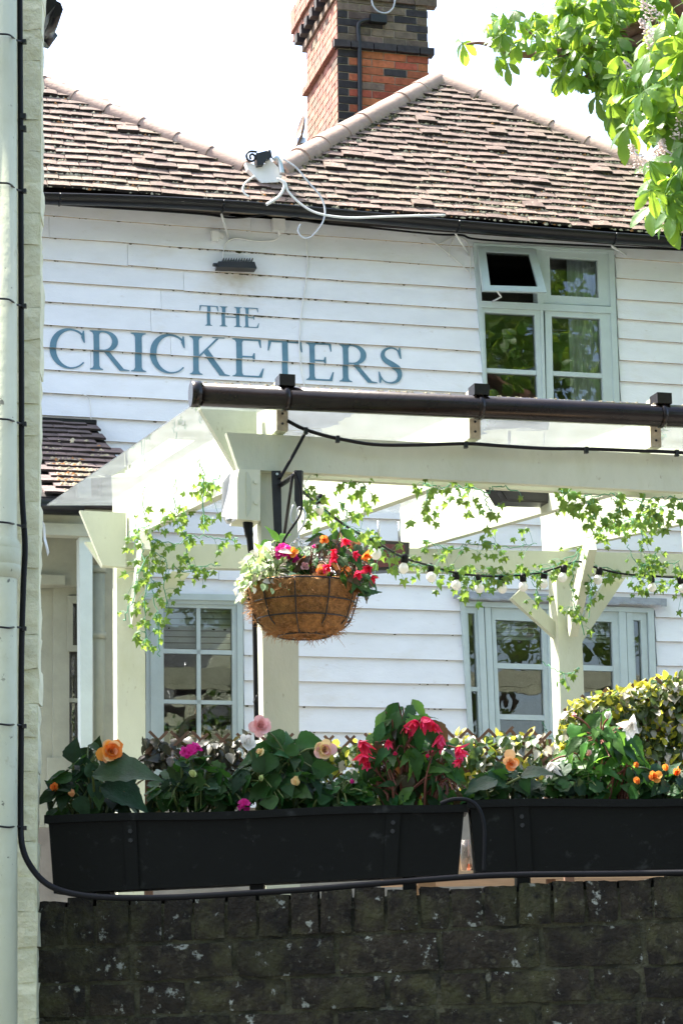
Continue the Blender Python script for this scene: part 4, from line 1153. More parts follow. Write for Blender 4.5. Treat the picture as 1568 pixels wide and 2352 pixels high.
m = MB(); m.tube(spline([PF.pt(u, v, .02) for u, v in ((569, 1195), (570, 1215), (573, 1235), (577, 1275), (582, 1340), (586, 1480), (588, 1600), (590, 1700))], 4), [.022] * 4 + [.019] * 4 + [.014] * 4 + [.011] * 17, 8); m.build('conduit', MAT['blackmat'], t)
m = MB(); m.tube([PF.pt(585, 1604, .02), PF.pt(590, 1606, .02)], .02, 8); m.build('conduit_clip', MAT['black'], t)

# patio heaters hanging under the roof
def heater(q, off, fr, label, el='heater_el'):
    t = thing('patio_heater', fr.pt(q[3][0], q[3][1], off), label, 'patio heater')
    pprism(fr, q, off, .12).build('heater_body', MAT['heater'], t)
    c = [lerp2(q[0], q[2], .5)]
    ins = [lerp2(p, c[0], .22) for p in q]
    pprism(fr, ins, off + .006, .01).build('element_cover', MAT[el], t)
    m = MB()
    for k in (.25, .75):
        p = fr.pt(lerp(q[0][0], q[1][0], k), lerp(q[0][1], q[1][1], k), off - .05); m.tube([p, p + Vector((0, 0, .12))], .008, 6)
    m.build('hanging_bracket', MAT['chain'], t)
heater([(1128, 1112), (1292, 1122), (1290, 1156), (1152, 1152)], -1.2, PF, 'black patio heater strip under the clear roof', 'heater')
heater([(846, 1240), (940, 1246), (938, 1306), (850, 1312)], .25, PR, 'dark red fronted patio heater behind the hanging basket')

# ================================================================== HANGING BASKET
BY = 8.95
bc = aty(696, 1352, BY); BR = 126 * BY / FPX * .985; BH = 112 * BY / FPX
bask = thing('hanging_basket', bc, 'wire hanging basket with brown coir liner', 'hanging basket')
m = MB(); n = 44; prof = [(.02, -1), (.40, -.99), (.60, -.95), (.74, -.84), (.83, -.66), (.89, -.48), (.95, -.30), (1.0, -.10), (1.04, .02), (.96, .10), (.85, .04)]
vs_ = []
for r, z in prof:
    for j in range(n):
        a = 2 * pi * j / n; w_ = 1 + .05 * noise.noise(Vector((cos(a) * 3, sin(a) * 3, z * 3))) + .035 * noise.noise(Vector((cos(a) * 9, sin(a) * 9, z * 8)))
        if cos(a) < -.6 and z > -.5: w_ += .05 * random.random()
        vs_.append(bc + Vector((r * BR * cos(a) * w_, r * BR * sin(a) * w_, z * BH + .012 * noise.noise(Vector((cos(a) * 5, sin(a) * 5, 4))))))
m.add(vs_, [(i * n + j, i * n + (j + 1) % n, (i + 1) * n + (j + 1) % n, (i + 1) * n + j) for i in range(len(prof) - 1) for j in range(n)], smooth=True)
liner = m.build('coir_liner', MAT['coir'], bask, recalc=False)
m = MB(); m.lathe(bc, [(.001, .02), (BR * .5, .015), (BR * .88, 0)], 24); m.build('potting_soil', MAT['soil'], bask)
fm_ = MB()
for i in range(2100):
    a = random.uniform(0, 2 * pi); k = random.uniform(0, 7.6); ki = int(k); r, z = lerp(prof[ki][0], prof[ki + 1][0], k - ki), lerp(prof[ki][1], prof[ki + 1][1], k - ki)
    if random.random() < .16: a = pi + random.gauss(0, .6); r, z = 1.0, random.uniform(-.6, .1)
    elif random.random() < .2: r, z = random.uniform(.2, .7), -.97 + random.uniform(0, .1)
    p = bc + Vector((r * BR * cos(a), r * BR * sin(a), z * BH)) * 1.0
    o_ = Vector((cos(a), sin(a), -.2)); tn = Vector((random.gauss(0, 1), random.gauss(0, 1), random.gauss(0, 1)))
    l_ = random.uniform(.012, .04) * .85
    pts = [p - o_ * .004, p + o_ * l_ * .35 + tn * l_ * .25, p + o_ * l_ * random.uniform(.2, .8) + tn * l_ * .55]
    fm_.tube(pts, [.0013, .0011, .0005], 3, cap=False)
o = fm_.build('coir_fibres', MAT['coirf'], bask, recalc=False); o['kind'] = 'stuff'
for (r, z) in ((1.04, .06), (.985, -.33), (.875, -.66), (.47, -1.0)):
    m = MB(); m.tube([bc + Vector((r * BR * cos(2 * pi * j / 36), r * BR * sin(2 * pi * j / 36), z * BH)) for j in range(37)], .0032, 6, cap=False); m.build('wire_hoop', MAT['blackiron'], bask)
for j in range(10):
    a = 2 * pi * (j + .3) / 10
    m = MB(); m.tube(spline([bc + Vector((r * BR * 1.02 * cos(a), r * BR * 1.02 * sin(a), z * BH)) for r, z in ((1.03, .06), (1.01, -.2), (.935, -.48), (.82, -.75), (.46, -1.0))], 4), .0032, 6); m.build('wire_rib', MAT['blackiron'], bask)
hook = aty(684, 1172, BY); hk = [aty(684, 1140, BY), hook]
ringm = None
lk = MB()
R_l = .0095
lk.tube([Vector((R_l * .55 * cos(2 * pi * j / 10), 0, R_l * sin(2 * pi * j / 10))) for j in range(11)], .0017, 5, cap=False)
lme = lk.mesh('chain_link', MAT['chain'])
for a in (pi * 1.12, pi * 1.72, .4 * pi, ):
    tgt = bc + Vector((BR * .97 * cos(a), BR * .97 * sin(a), .03)); d = tgt - aty(686, 1236, BY)
    st = aty(686, 1236, BY); nl = int(d.length / .0155); R0_ = look(d.cross(Vector((.3, .9, .1))), d.normalized())
    for i in range(nl):
        inst('chain_link', lme, bask, trs(st + d * ((i + .5) / nl), basis(d.normalized().cross(Vector((.2, .97, 0))).normalized(), d.normalized().cross(d.normalized().cross(Vector((.2, .97, 0)))).normalized(), d.normalized()) @ Matrix.Rotation(radians(45 if i % 2 else -45), 3, 'Z')))
m = MB(); m.tube(spline([aty(u, v, BY) for u, v in ((674, 1160), (668, 1180), (668, 1196), (674, 1203), (681, 1196), (684, 1170), (692, 1165), (701, 1180), (697, 1205), (686, 1222), (686, 1238))], 5), .0042, 6); m.build('hook', MAT['chain'], bask)

br = thing('basket_bracket', PF.pt(635, 1090, .09), 'black iron wall bracket on the front post carrying the basket', 'bracket')
pprism(PF, [(624, 1081), (645, 1081), (648, 1255), (632, 1262)], .085, .012).build('back_plate', MAT['blackiron'], br)
m = MB(); a, b = PF.pt(644, 1112, .09), aty(684, 1084, BY); m.prism([a, a + Vector((0, 0, -.012)), b + Vector((0, 0, -.012)), b], Vector((.006, .01, 0))); m.tube([a, b], .008, 6); m.build('arm', MAT['blackiron'], br)
m = MB(); m.tube([PF.pt(650, 1250, .09), aty(672, 1090, BY + .06)], .007, 6); m.build('strut', MAT['blackiron'], br)
m = MB(); m.prism([aty(676, 1080, BY), aty(693, 1080, BY), aty(692, 1160, BY), aty(684, 1170, BY), aty(676, 1150, BY)], Vector((.006, .02, 0))); m.build('hook_plate', MAT['blackiron'], br)
m = MB(); p = PF.pt(636, 1089, .087); m.tube([p, p - PF.e2 * .005], .006, 8); m.build('screw', MAT['chain'], br)
m = MB(); m.tube(spline([aty(u, v, BY - .02) for u, v in ((676, 1082), (686, 1105), (692, 1145), (690, 1180), (668, 1215), (652, 1240), (647, 1265))], 5), .0055, 6); m.build('feed_cable', MAT['blackmat'], br)

# ================================================================== BRICK GARDEN WALL
GW = Frame(-1.0, through=tuple(aty(784, 2050, 4.88)))
gw = thing('garden_wall', GW.pt(784, 2352), 'dark old brick garden wall with lichen spots below the flower troughs', 'wall')
GX = GW.e1; RG = basis(GW.e1, GW.e2, Vector((0, 0, 1)))
w_top = lambda u: xline((105, 2066), (1568, 2016), u)
w_c1 = lambda u: xline((105, 2178), (1568, 2112), u)
w_rest = lambda u: xline((105, 2262), (1568, 2215), u)
wsx = lambda u: GW.sz(u, 2060)[0]
gs0, gs1 = wsx(84), wsx(2100)
def zline(fn, s):  # z of a picture line at position s along the wall
    u = lerp(105, 1568, (s - wsx(105)) / (wsx(1568) - wsx(105))); return GW.sz(u, fn(u))[1]
m = MB()
NW_ = 40
top = [GW.w(lerp(gs0, gs1, i / NW_), zline(w_top, lerp(gs0, gs1, i / NW_)) - .018, -.007) for i in range(NW_ + 1)]
bot = [Vector((p.x, p.y, 0)) for p in top]; k = NW_ + 1
bk = [p + GW.e2 * .215 for p in top]; bb = [p + GW.e2 * .215 for p in bot]
m.add(top + bot + bk + bb, [(i, i + 1, k + i + 1, k + i) for i in range(NW_)] + [(i, 2 * k + i, 2 * k + i + 1, i + 1) for i in range(NW_)] + [(2 * k + i, 3 * k + i, 3 * k + i + 1, 2 * k + i + 1) for i in range(NW_)] + [(0, k, 3 * k, 2 * k), (NW_, 2 * k + NW_, 3 * k + NW_, k + NW_)])
m.build('mortar_core', MAT['wmortar'], gw)
wb = {}
def wbrick(l, h, d, k):
    key = (round(l, 2), round(h, 3), k)
    if key not in wb:
        me = brick_mesh(l, h, d, 300 + k * 17 + int(l * 900), nx=8 if l > .15 else 5, nz=3, amp=.0022, bev=.0035); me.materials.append(MAT['wbrick'])
        wb[key] = me
    return wb[key]
s = gs0 + .004; i = 0
while s < gs1:
    w_ = random.uniform(.058, .070); zt = zline(w_top, s + w_ / 2) + random.uniform(-.007, .004); zb = zline(w_c1, s + w_ / 2) + .005
    h = zt - zb; me = wbrick(.062, .105, .215, i % 5)
    inst('coping_brick', me, gw, trs(GW.w(s + w_ / 2, (zt + zb) / 2, random.uniform(-.002, .006) - .107), RG @ Matrix.Rotation(random.uniform(-.03, .03), 3, 'Y'), (w_ / .062 * .97, 1, h / .105)))
    s += w_ + .006; i += 1
c = 0
while True:
    f = lambda u, c=c: (w_c1(u) if c == 0 else w_rest(u) + 79.5 * (c - 1))
    g_ = lambda u, c=c: w_rest(u) + 79.5 * c
    if GW.sz(105, f(105))[1] < .95: break
    s = gs0 + .004 - (c % 2) * .11 - random.uniform(0, .03); i = c
    while s < gs1:
        hd = (c % 3 == 1 and random.random() < .6) or random.random() < .12
        l = .1 if hd else random.uniform(.208, .218); s_a = max(s, gs0 + .003)
        if s + l > gs0 + .03:
            ll = s + l - s_a; sm = s_a + ll / 2; zt, zb = zline(f, sm) - .004, zline(g_, sm) + .004
            b = .1025 if ll < .16 else .215
            inst('brick', wbrick(b, .066, .1025, i % 5), gw, trs(GW.w(sm, (zt + zb) / 2, random.uniform(-.002, .005) - .0512), RG @ Matrix.Rotation(atan2(zline(f, sm + .1) - zline(f, sm - .1), .2) * -1, 3, 'Y'), (ll / b * .985, 1, (zt - zb) / .066)))
        s += l + .009; i += 1
    c += 1

# ================================================================== PAINTED CORNER BUILDING
CB = Frame(3, through=tuple(aty(96, 1100, 4.80)))
cbt = thing('corner_building', CB.pt(70, 2352), 'corner of a cream painted brick house with a drainpipe at the left edge', 'building')
ce = lambda v: xline((94, 0), (103, 2060), v) if False else lerp(94, 102, v / 2060)
cs = lambda v: CB.sz(ce(v), v)[0]
SD = radians(17); sd = Vector((-sin(SD), cos(SD), 0))
A0, A1 = CB.w(cs(-60), 4.15, -.004), CB.w(cs(2352), 0, -.004); Lf = CB.e1 * -1.3
m = MB(); m.add([A0, A1, A1 + Lf, A0 + Lf, A0 + sd * 5.5, A1 + sd * 5.5, A1 + Lf + sd * 5.5, A0 + Lf + sd * 5.5], [(0, 1, 2, 3), (0, 4, 5, 1), (4, 7, 6, 5), (2, 6, 7, 3), (0, 3, 7, 4), (1, 5, 6, 2)])
m.build('wall', MAT['cbrick'], cbt)
z = 4.08; c = 0; cbm = [brick_mesh(.215, .066, .1, 700 + q, nx=6, nz=3, amp=.0020, bev=.0016) for q in range(5)] + [brick_mesh(.1025, .066, .1, 730 + q, nx=4, nz=3, amp=.0020, bev=.0016) for q in range(5)]
for me in cbm: me.materials.append(MAT['cbrick'])
while z > .9:
    t_ = (4.15 - z) / 4.15; se = lerp(cs(-60), cs(2352), t_) - .002
    l = .215 if c % 2 else .1025
    inst('brick', cbm[(c * 3) % 5 + (0 if c % 2 else 5)], cbt, trs(CB.w(se - l / 2 + random.uniform(-.003, .004), z, random.uniform(-.001, .004) - .05), basis(CB.e1, CB.e2, Vector((0, 0, 1))), (1, 1, 1.135)))
    l2 = .1025 if c % 2 else .215
    inst('brick', cbm[(c * 2) % 5 + (5 if c % 2 else 0)], cbt, trs(CB.w(se - l - .008 - l2 / 2, z, random.uniform(-.001, .003) - .05), basis(CB.e1, CB.e2, Vector((0, 0, 1))), (1, 1, 1.135)))
    z -= .0755; c += 1
m = MB(); pr = .0392
px = lambda v: lerp(0, -2, v / 2352)
pa_, pb_ = CB.pt(px(-80), -80, .075), CB.pt(px(2352), 2352, .075); pb_ = pa_ + (pb_ - pa_) * 1.8
m.tube([pa_, pb_], pr, 18)
dpipe = m.build('drainpipe', MAT['pipe'], cbt)
for v in (1285, 1262, 1310):
    m = MB(); p = CB.pt(px(v), v, .075); hh = .02 if v == 1285 else .008
    m.lathe(p, [(pr + .001, -hh - .012), (pr + .008, -hh), (pr + .009, hh), (pr + .001, hh + .014)], 18); m.build('pipe_collar', MAT['pipe'], dpipe)
m = MB()
p0 = CB.pt(100, 2) if False else None
ge = A0 + Vector((0, 0, -.05)); side = CB.e1
g0, g1 = aty(118, -30, 5.0), aty(92, 92, 6.9)
m.prism([aty(88, -40, 4.95), aty(140, -40, 4.95), aty(128, 12, 4.95), aty(88, 60, 4.95)], sd * .3)
m.build('eaves_gutter', MAT['black'], cbt)
m = MB(); m.tube([aty(125, 20, 5.0), aty(112, 62, 5.2), aty(97, 92, 5.4)], .022, 8); m.tube([aty(112, 68, 5.3), aty(100, 84, 5.3), aty(92, 96, 5.3)], .03, 8); m.build('gutter_outlet', MAT['black'], cbt)
m = MB(); rl = [A0 + CB.e1 * .05 + Vector((0, 0, .02)), A0 + sd * 5.5 + CB.e1 * .05 + Vector((0, 0, .02))]
m.add([rl[0], rl[1], rl[1] + Vector((-1.6, 0, 1.5)), rl[0] + Vector((-1.6, 0, 1.5))], [(0, 1, 2, 3)]); m.build('roof', MAT['tile_dark'], cbt)
# flaking paint hanging off the corner
m = MB(); m.add([CB.pt(98, 1196, .0), CB.pt(104, 1204, .0), CB.pt(106, 1235, -.01), CB.pt(114, 1268, -.01), CB.pt(110, 1278, -.01), CB.pt(101, 1240, .0)], [(0, 1, 2, 5), (5, 2, 3, 4)]); m.build('paint_flake', MAT['white'], cbt)

# black cable down the corner and along the trough
bcab = thing('black_cable', CB.pt(48, 1000, .03), 'thick black cable tied down the drainpipe and curving along below the troughs', 'cable')
pts = [CB.pt(u, v, .045) for u, v in ((46, -80), (47, 150), (48, 300), (49, 600), (50, 900), (51, 1120), (58, 1250), (55, 1330), (50, 1500), (49, 1700), (48, 1860))]
pts += [GW.pt(u, v, .16) for u, v in ((52, 1945), (78, 2000), (118, 2036), (180, 2055), (270, 2062), (400, 2061), (560, 2052), (720, 2042), (860, 2030), (1070, 2014), (1200, 2009), (1400, 2007), (1600, 2004), (1900, 2000))]
m = MB(); m.tube(spline(pts, 6), .0066, 8); m.build('cable_run', MAT['blackmat'], bcab)
for v0, v1 in ((78, 96), (420, 439), (686, 703), (962, 974), (1199, 1209), (1440, 1444), (1663, 1668), (1898, 1902)):
    m = MB(); m.tube(spline([CB.pt(u, v, o_) for u, v, o_ in ((-38, v0 + 4, .05), (-20, v0 - 2, .118), (0, v0, .126), (22, v0 + 2, .118), (38, v1 - 4, .075), (54, v1, .05))], 4), .0024, 5); m.box(CB.pt(57, v1, .05), (.009, .012, .009)); m.build('cable_tie', MAT['black'], bcab)
for v in (268, 296):
    m = MB(); m.box(CB.pt(54, v, .045), (.014, .014, .012)); m.build('cable_clip', MAT['black'], bcab)

# ================================================================== FLOWER TROUGHS
def trough(label, rim_a, rim_b, bot_a, bot_b, rim_h, straps, off=.02, dep=.19):
    """rim_a, rim_b: top corners of the rim in the picture; bot_*: lower corners of the tapered body."""
    TF = GW
    a, b, c, d = TF.pt(*rim_a, off), TF.pt(*rim_b, off), TF.pt(*bot_b, off - .02), TF.pt(*bot_a, off - .02)
    t = thing('flower_trough', (d + c) / 2, label, 'planter')
    dn = Vector((0, 0, -1)); e = (b - a).normalized(); rh = rim_h / 1028
    bk = TF.e2
    # body: outer shell, inset under the rim
    a1, b1 = a + e * .008 + dn * rh * .5 + bk * .012, b - e * .008 + dn * rh * .5 + bk * .012
    A = [a1, b1, c, d]; B = [a1 + bk * (dep - .03), b1 + bk * (dep - .03), c + bk * (dep - .05), d + bk * (dep - .05)]
    m = MB(); m.add(A + B, [(0, 1, 2, 3), (4, 7, 6, 5), (1, 5, 6, 2), (0, 3, 7, 4), (3, 2, 6, 7)]); m.build('trough_body', MAT['trough'], t)
    rm = MB()
    o4 = [a, b, b + bk * dep, a + bk * dep]; i4 = [a + e * .012 + bk * .014, b - e * .012 + bk * .014, b - e * .012 + bk * (dep - .014), a + e * .012 + bk * (dep - .014)]
    for i in range(4):
        j = (i + 1) % 4; n_ = 14 if i % 2 == 0 else 1
        for q in range(n_):
            f0, f1 = q / n_, (q + 1) / n_
            wz = lambda f: Vector((0, 0, .0022 * sin(f * 11 + i)))
            P = [o4[i].lerp(o4[j], f0) + wz(f0), o4[i].lerp(o4[j], f1) + wz(f1), i4[i].lerp(i4[j], f1) + wz(f1), i4[i].lerp(i4[j], f0) + wz(f0)]
            lip = dn * rh * .72
            rm.add(P + [p + lip for p in P], [(0, 1, 2, 3), (0, 4, 5, 1), (2, 6, 7, 3), (4, 7, 6, 5)])
    rim = rm.build('trough_rim', MAT['trough'], t)
    m = MB(); m.add([p + dn * .02 for p in i4], [(0, 1, 2, 3)]); m.build('soil', MAT['soil'], t)
    for (u0, u1) in straps:
        f0 = (u0 - rim_a[0]) / (rim_b[0] - rim_a[0]); f1 = (u1 - rim_a[0]) / (rim_b[0] - rim_a[0])
        lp_ = lambda f, p, q: p.lerp(q, f)
        m = MB(); P = [lp_(f0, a1, b1), lp_(f1, a1, b1), lp_(f1, d, c), lp_(f0, d, c)]
        nrm = (-bk + Vector((0, 0, -.1))).normalized() * .006
        m.prism([p + nrm for p in P], bk * .004); s_ = m.build('strap_rib', MAT['trough'], t)
        for q in (.17, .30):
            m = MB(); p = lp_(q, (P[0] + P[1]) / 2, (P[2] + P[3]) / 2) + nrm; m.tube([p, p - bk * .003], .005, 8); m.build('bolt_hole', MAT['blackiron'], s_)
    # two flat feet under the trough bearing on the wall
    for f in (.12, .5, .88):
        m = MB(); p = d.lerp(c, f) + bk * .07; hgt = p.z - (zline(w_top, (p - GW.o).dot(GW.e1)) - .018)
        m.box(p - Vector((0, 0, hgt / 2 + .001)), (.03, .10, max(.01, hgt)), RG); m.build('foot', MAT['trough'], t)
    return t, a, b
tr1, T1a, T1b = trough('long black plastic flower trough on the wall beside the painted corner', (102, 1874), (1074, 1845), (124, 2052), (1052, 2008), 24, ((278, 308), (893, 926)))
tr2, T2a, T2b = trough('long black plastic flower trough on the wall with its lead looping over its left end', (1072, 1838), (2040, 1826), (1092, 2003), (2018, 1990), 24, ((1172, 1208), (1800, 1836)), off=.03)
t = thing('cable', GW.pt(1100, 1900, .06), 'thin black lead arching over the end of the trough between both troughs', 'cable')
m = MB(); m.tube(spline([GW.pt(u, v, .075) for u, v in ((1010, 1846), (1040, 1836), (1075, 1838), (1098, 1856), (1110, 1890), (1112, 1930), (1110, 2004))], 6), .005, 6); m.build('cable_run', MAT['blackmat'], t)

# table, chair and drink glimpsed through the gap between the troughs
TY = 8.0
tz = aty(1070, 2007, TY).z
tb = thing('garden_table', (aty(1070, 2007, TY).x, TY, 1.2), 'pale wooden garden table glimpsed through the gap between the troughs', 'table')
tx = aty(1070, 2007, TY).x
for k in range(6):
    m = MB(); m.box((tx + .5, TY - .25 + k * .135, tz - .015), (1.6, .128, .03)); m.build('plank', MAT['wood'], tb)
for sx in (-.15, 1.15):
    for sy in (-.2, .38):
        m = MB(); m.box((tx + sx, TY + sy, (1.2 + tz - .03) / 2), (.06, .06, tz - 1.23)); m.build('leg', MAT['wood'], tb)
gl = thing('drink_glass', (tx + .01, TY, tz), 'glass of orange drink on the garden table behind the troughs', 'glass')
m = MB(); m.lathe((tx + .01, TY, tz + .001), [(.001, .0), (.026, .0), (.033, .12), (.031, .12), (.025, .006), (.001, .006)], 16); m.build('tumbler', MAT['tumbler'], gl)
m = MB(); m.lathe((tx + .01, TY, tz + .008), [(.001, 0), (.0235, 0), (.0255, .026), (.001, .026)], 16); m.build('drink', MAT['drink'], gl)
chx = thing('garden_chair', (tx - .02, TY + 1.0, 1.2), 'pale wooden garden chair glimpsed between the two black troughs', 'chair')
q = lambda u, v: aty(u, v, TY + 1.0)
for nm, P in (('back_slat', [(1052, 1952), (1066, 1952), (1063, 2010), (1047, 2010)]), ('back_slat', [(1068, 1952), (1082, 1952), (1094, 2010), (1068, 2010)]), ('top_rail', [(1054, 1938), (1082, 1938), (1083, 1950), (1052, 1950)])):
    m = MB(); m.prism([q(*p) for p in P], Vector((0, .03, 0))); m.build(nm, MAT['wood'], chx)
zz_ = q(1070, 2010).z
m = MB(); m.box((q(1070, 2000).x, TY + .8, zz_ - .1), (.4, .42, .04)); m.build('seat', MAT['wood'], chx)
for sx in (-.18, .18):
    for sy in (.62, 1.0):
        m = MB(); m.box((q(1070, 2000).x + sx, TY + sy, (zz_ - .12 + 1.2) / 2), (.04, .04, zz_ - .12 - 1.2)); m.build('leg', MAT['wood'], chx)
print('garden ok')
# ================================================================== LEAF AND PETAL SHAPES
def blade(prof, L_, W_, fold=.15, droop=.25, curl=0.0, serr=0.0, rows=None, asym=0.0, seed=0, wav=0.0):
    """a leaf lying along +Y from its stalk, +Z its upper side; prof: half-width along its length"""
    rnd = random.Random(seed); n = rows or len(prof) - 1; m = MB(); vs = []
    for i in range(n + 1):
        t = i / n; f = t * (len(prof) - 1); k = min(int(f), len(prof) - 2); w = lerp(prof[k], prof[k + 1], f - k) * W_
        y = L_ * t; z = -droop * L_ * t * t
        e = 1 + (serr if i % 2 else -serr) * (0 < i < n)
        wl, wr = w * (1 + asym) * e, w * (1 - asym) * e
        zz = fold * w + wav * L_ * rnd.uniform(-1, 1)
        z2 = fold * w + wav * L_ * rnd.uniform(-1, 1)
        vs += [Vector((-wl, y - .10 * w, z + zz)), Vector((-wl * .5, y, z + zz * .35 + .02 * L_ * (1 - t))), Vector((0, y, z)), Vector((wr * .5, y, z + z2 * .35 + .02 * L_ * (1 - t))), Vector((wr, y - .10 * w, z + z2))]
    fs = []
    for i in range(n):
        for j in range(4): fs.append((i * 5 + j, i * 5 + j + 1, i * 5 + 6 + j, i * 5 + 5 + j))
    return m.add(vs, fs, smooth=True)
def fan(radii, r, cup=.1, wav=.03, seed=0, ridge=.06, span=320, off=0.0):
    """a round or lobed leaf: stalk at the origin, lobes spreading along +Y"""
    rnd = random.Random(seed); n = len(radii); vs = [Vector((0, 0, 0))]
    for ring_ in (.5, 1.0):
        for i, q in enumerate(radii):
            a = radians(90 - span / 2 + span * i / (n - 1)); rr = r * q * ring_
            vs.append(Vector((rr * cos(a), rr * sin(a) + off * r * ring_, -cup * r * ring_ * ring_ + rnd.uniform(-wav, wav) * r * ring_ + ridge * r * (i % 2) * ring_)))
    fs = [(0, i + 1, i + 2) for i in range(n - 1)] + [(1 + i, 1 + n + i, 2 + n + i, 2 + i) for i in range(n - 1)]
    return MB().add(vs, fs, smooth=True)
BEG = [.10, .62, .92, 1.0, .92, .74, .50, .24, .02]
def variants(fn, name, mats, k):
    ms = [fn(i) for i in range(k)]
    return {mt: [m.mesh(name, MAT[mt], recalc=False) for m in ms] for mt in mats}, ms
beg_v, beg_mb = variants(lambda i: blade(BEG, 1, .36, .22, .25 + .08 * i, serr=.035, rows=12, asym=.22 * (-1) ** i, seed=i, wav=.025), 'leaf', ('beg', 'begd', 'begb', 'begr'), 4)
nar_v, nar_mb = variants(lambda i: blade([.08, .5, .9, 1, .8, .55, .3, .02], 1, .24, .25, .3 + .1 * i, serr=.09, rows=14, asym=.12 * (-1) ** i, seed=9 + i, wav=.02), 'leaf', ('begr', 'begb', 'beg', 'fil'), 4)
ger_v, ger_mb = variants(lambda i: fan([.75, .95, .85, 1.05, .9, 1.1, .92, 1.12, .92, 1.1, .9, 1.05, .85, .95, .75], .5, -.25 + .3 * (i % 2), .05, seed=i, ridge=.05), 'leaf', ('beg', 'begd'), 4)
ivy_v, ivy_mb = variants(lambda i: fan([.35, .62, .42, .80, .50, 1.12, .50, .82, .42, .62, .35], .56, .22 + .12 * i, .05, seed=20 + i, ridge=-.08, span=280), 'leaf', ('ivy',), 4)
sm_v, sm_mb = variants(lambda i: blade([.15, .8, 1.0, .9, .6, .05], 1, .32, .25, .2 + .12 * i, seed=30 + i, wav=.03), 'leaf', ('fil', 'eu_leaf', 'eu_yel', 'eu_sil', 'eu_shaded'), 3)
pet_v, pet_mb = variants(lambda i: blade([.35, .62, .9, 1.0, .92, .55], 1, .46, .30, -.28 + .1 * i, seed=40 + i, wav=.04), 'petal', ('p_orange', 'p_peach', 'p_yel', 'p_pink', 'p_white', 'p_red', 'p_mag', 'p_green'), 3)
npt_v, npt_mb = variants(lambda i: blade([.4, .85, 1.0, .8, .45, .04], 1, .22, .2, -.2 + .15 * i, seed=50 + i, wav=.02), 'petal', ('p_red', 'p_white', 'p_orange'), 3)
calyx = MB().lathe((0, 0, 0), [(.001, -.10), (.10, -.05), (.12, .03), (.05, .10), (.001, .12)], 8).mesh('flower', MAT['gstem'])

def rdir(base, sp):
    v = Vector(base).normalized() + Vector((random.gauss(0, sp), random.gauss(0, sp), random.gauss(0, sp))); return v.normalized()
def leaf_rot(tip, normal):
    y = tip.normalized(); z = (normal - y * normal.dot(y)).normalized(); return basis(y.cross(z), y, z)

def flower(parent, pos, ax, r, kind, mat, label=None, mat2=None):
    R = look(ax, roll=random.uniform(0, 6)); fl = inst('flower', calyx, parent, trs(pos, R, r))
    if label: fl['label'] = label
    rings = dict(double=[(5, 82, 1.0), (6, 62, .92), (5, 42, .78), (4, 24, .62), (3, 10, .5)], single=[(5, 68, 1.0)], bud=[(3, 16, 1.25), (3, 8, 1.15)], open=[(4, 74, 1.0), (4, 45, .8), (3, 22, .6)],
                 bell=[(5, 26, 2.3), (4, 42, 2.1)])[kind]
    V = (npt_v if kind == 'bell' else pet_v)
    for q, (n_, tilt, s_) in enumerate(rings):
        for i in range(n_):
            a = 2 * pi * (i + .5 * (q % 2)) / n_ + random.uniform(-.25, .25); tl_ = radians(tilt + random.uniform(-16, 14))
            L_ = Matrix.Rotation(a, 3, 'Z') @ Matrix.Rotation(radians(90) - tl_, 3, 'X')
            mt = mat2 if (mat2 and (q + i) % 3 == 0) else mat
            inst('petal', random.choice(V[mt]), fl, trs(pos, R @ L_, r * s_ * random.uniform(.78, 1.12)))
    return fl

floret_m = MB()
for i in range(5):
    a = 2 * pi * i / 5; b = blade([.3, .8, 1, .7], 1, .42, .1, -.2)
    Rm = Matrix.Rotation(a, 3, 'Z') @ Matrix.Rotation(radians(22), 3, 'X'); floret_m.add([Rm @ v for v in b.v], b.f, smooth=True)
floret = {k: floret_m.mesh('floret', MAT[k], recalc=False) for k in ('p_mag', 'p_red')}
def umbel(parent, pos, r, n, mat, label=None):
    fl = inst('flower', calyx, parent, trs(pos - Vector((0, 0, r * .3)), Matrix.Identity(3), r * .5))
    if label: fl['label'] = label
    for i in range(n):
        d = rdir((0, -.8, .5), .55); inst('floret', floret[mat], fl, trs(pos + d * r * random.uniform(.45, .8), look(d, roll=random.uniform(0, 6)), r * random.uniform(.40, .55)))

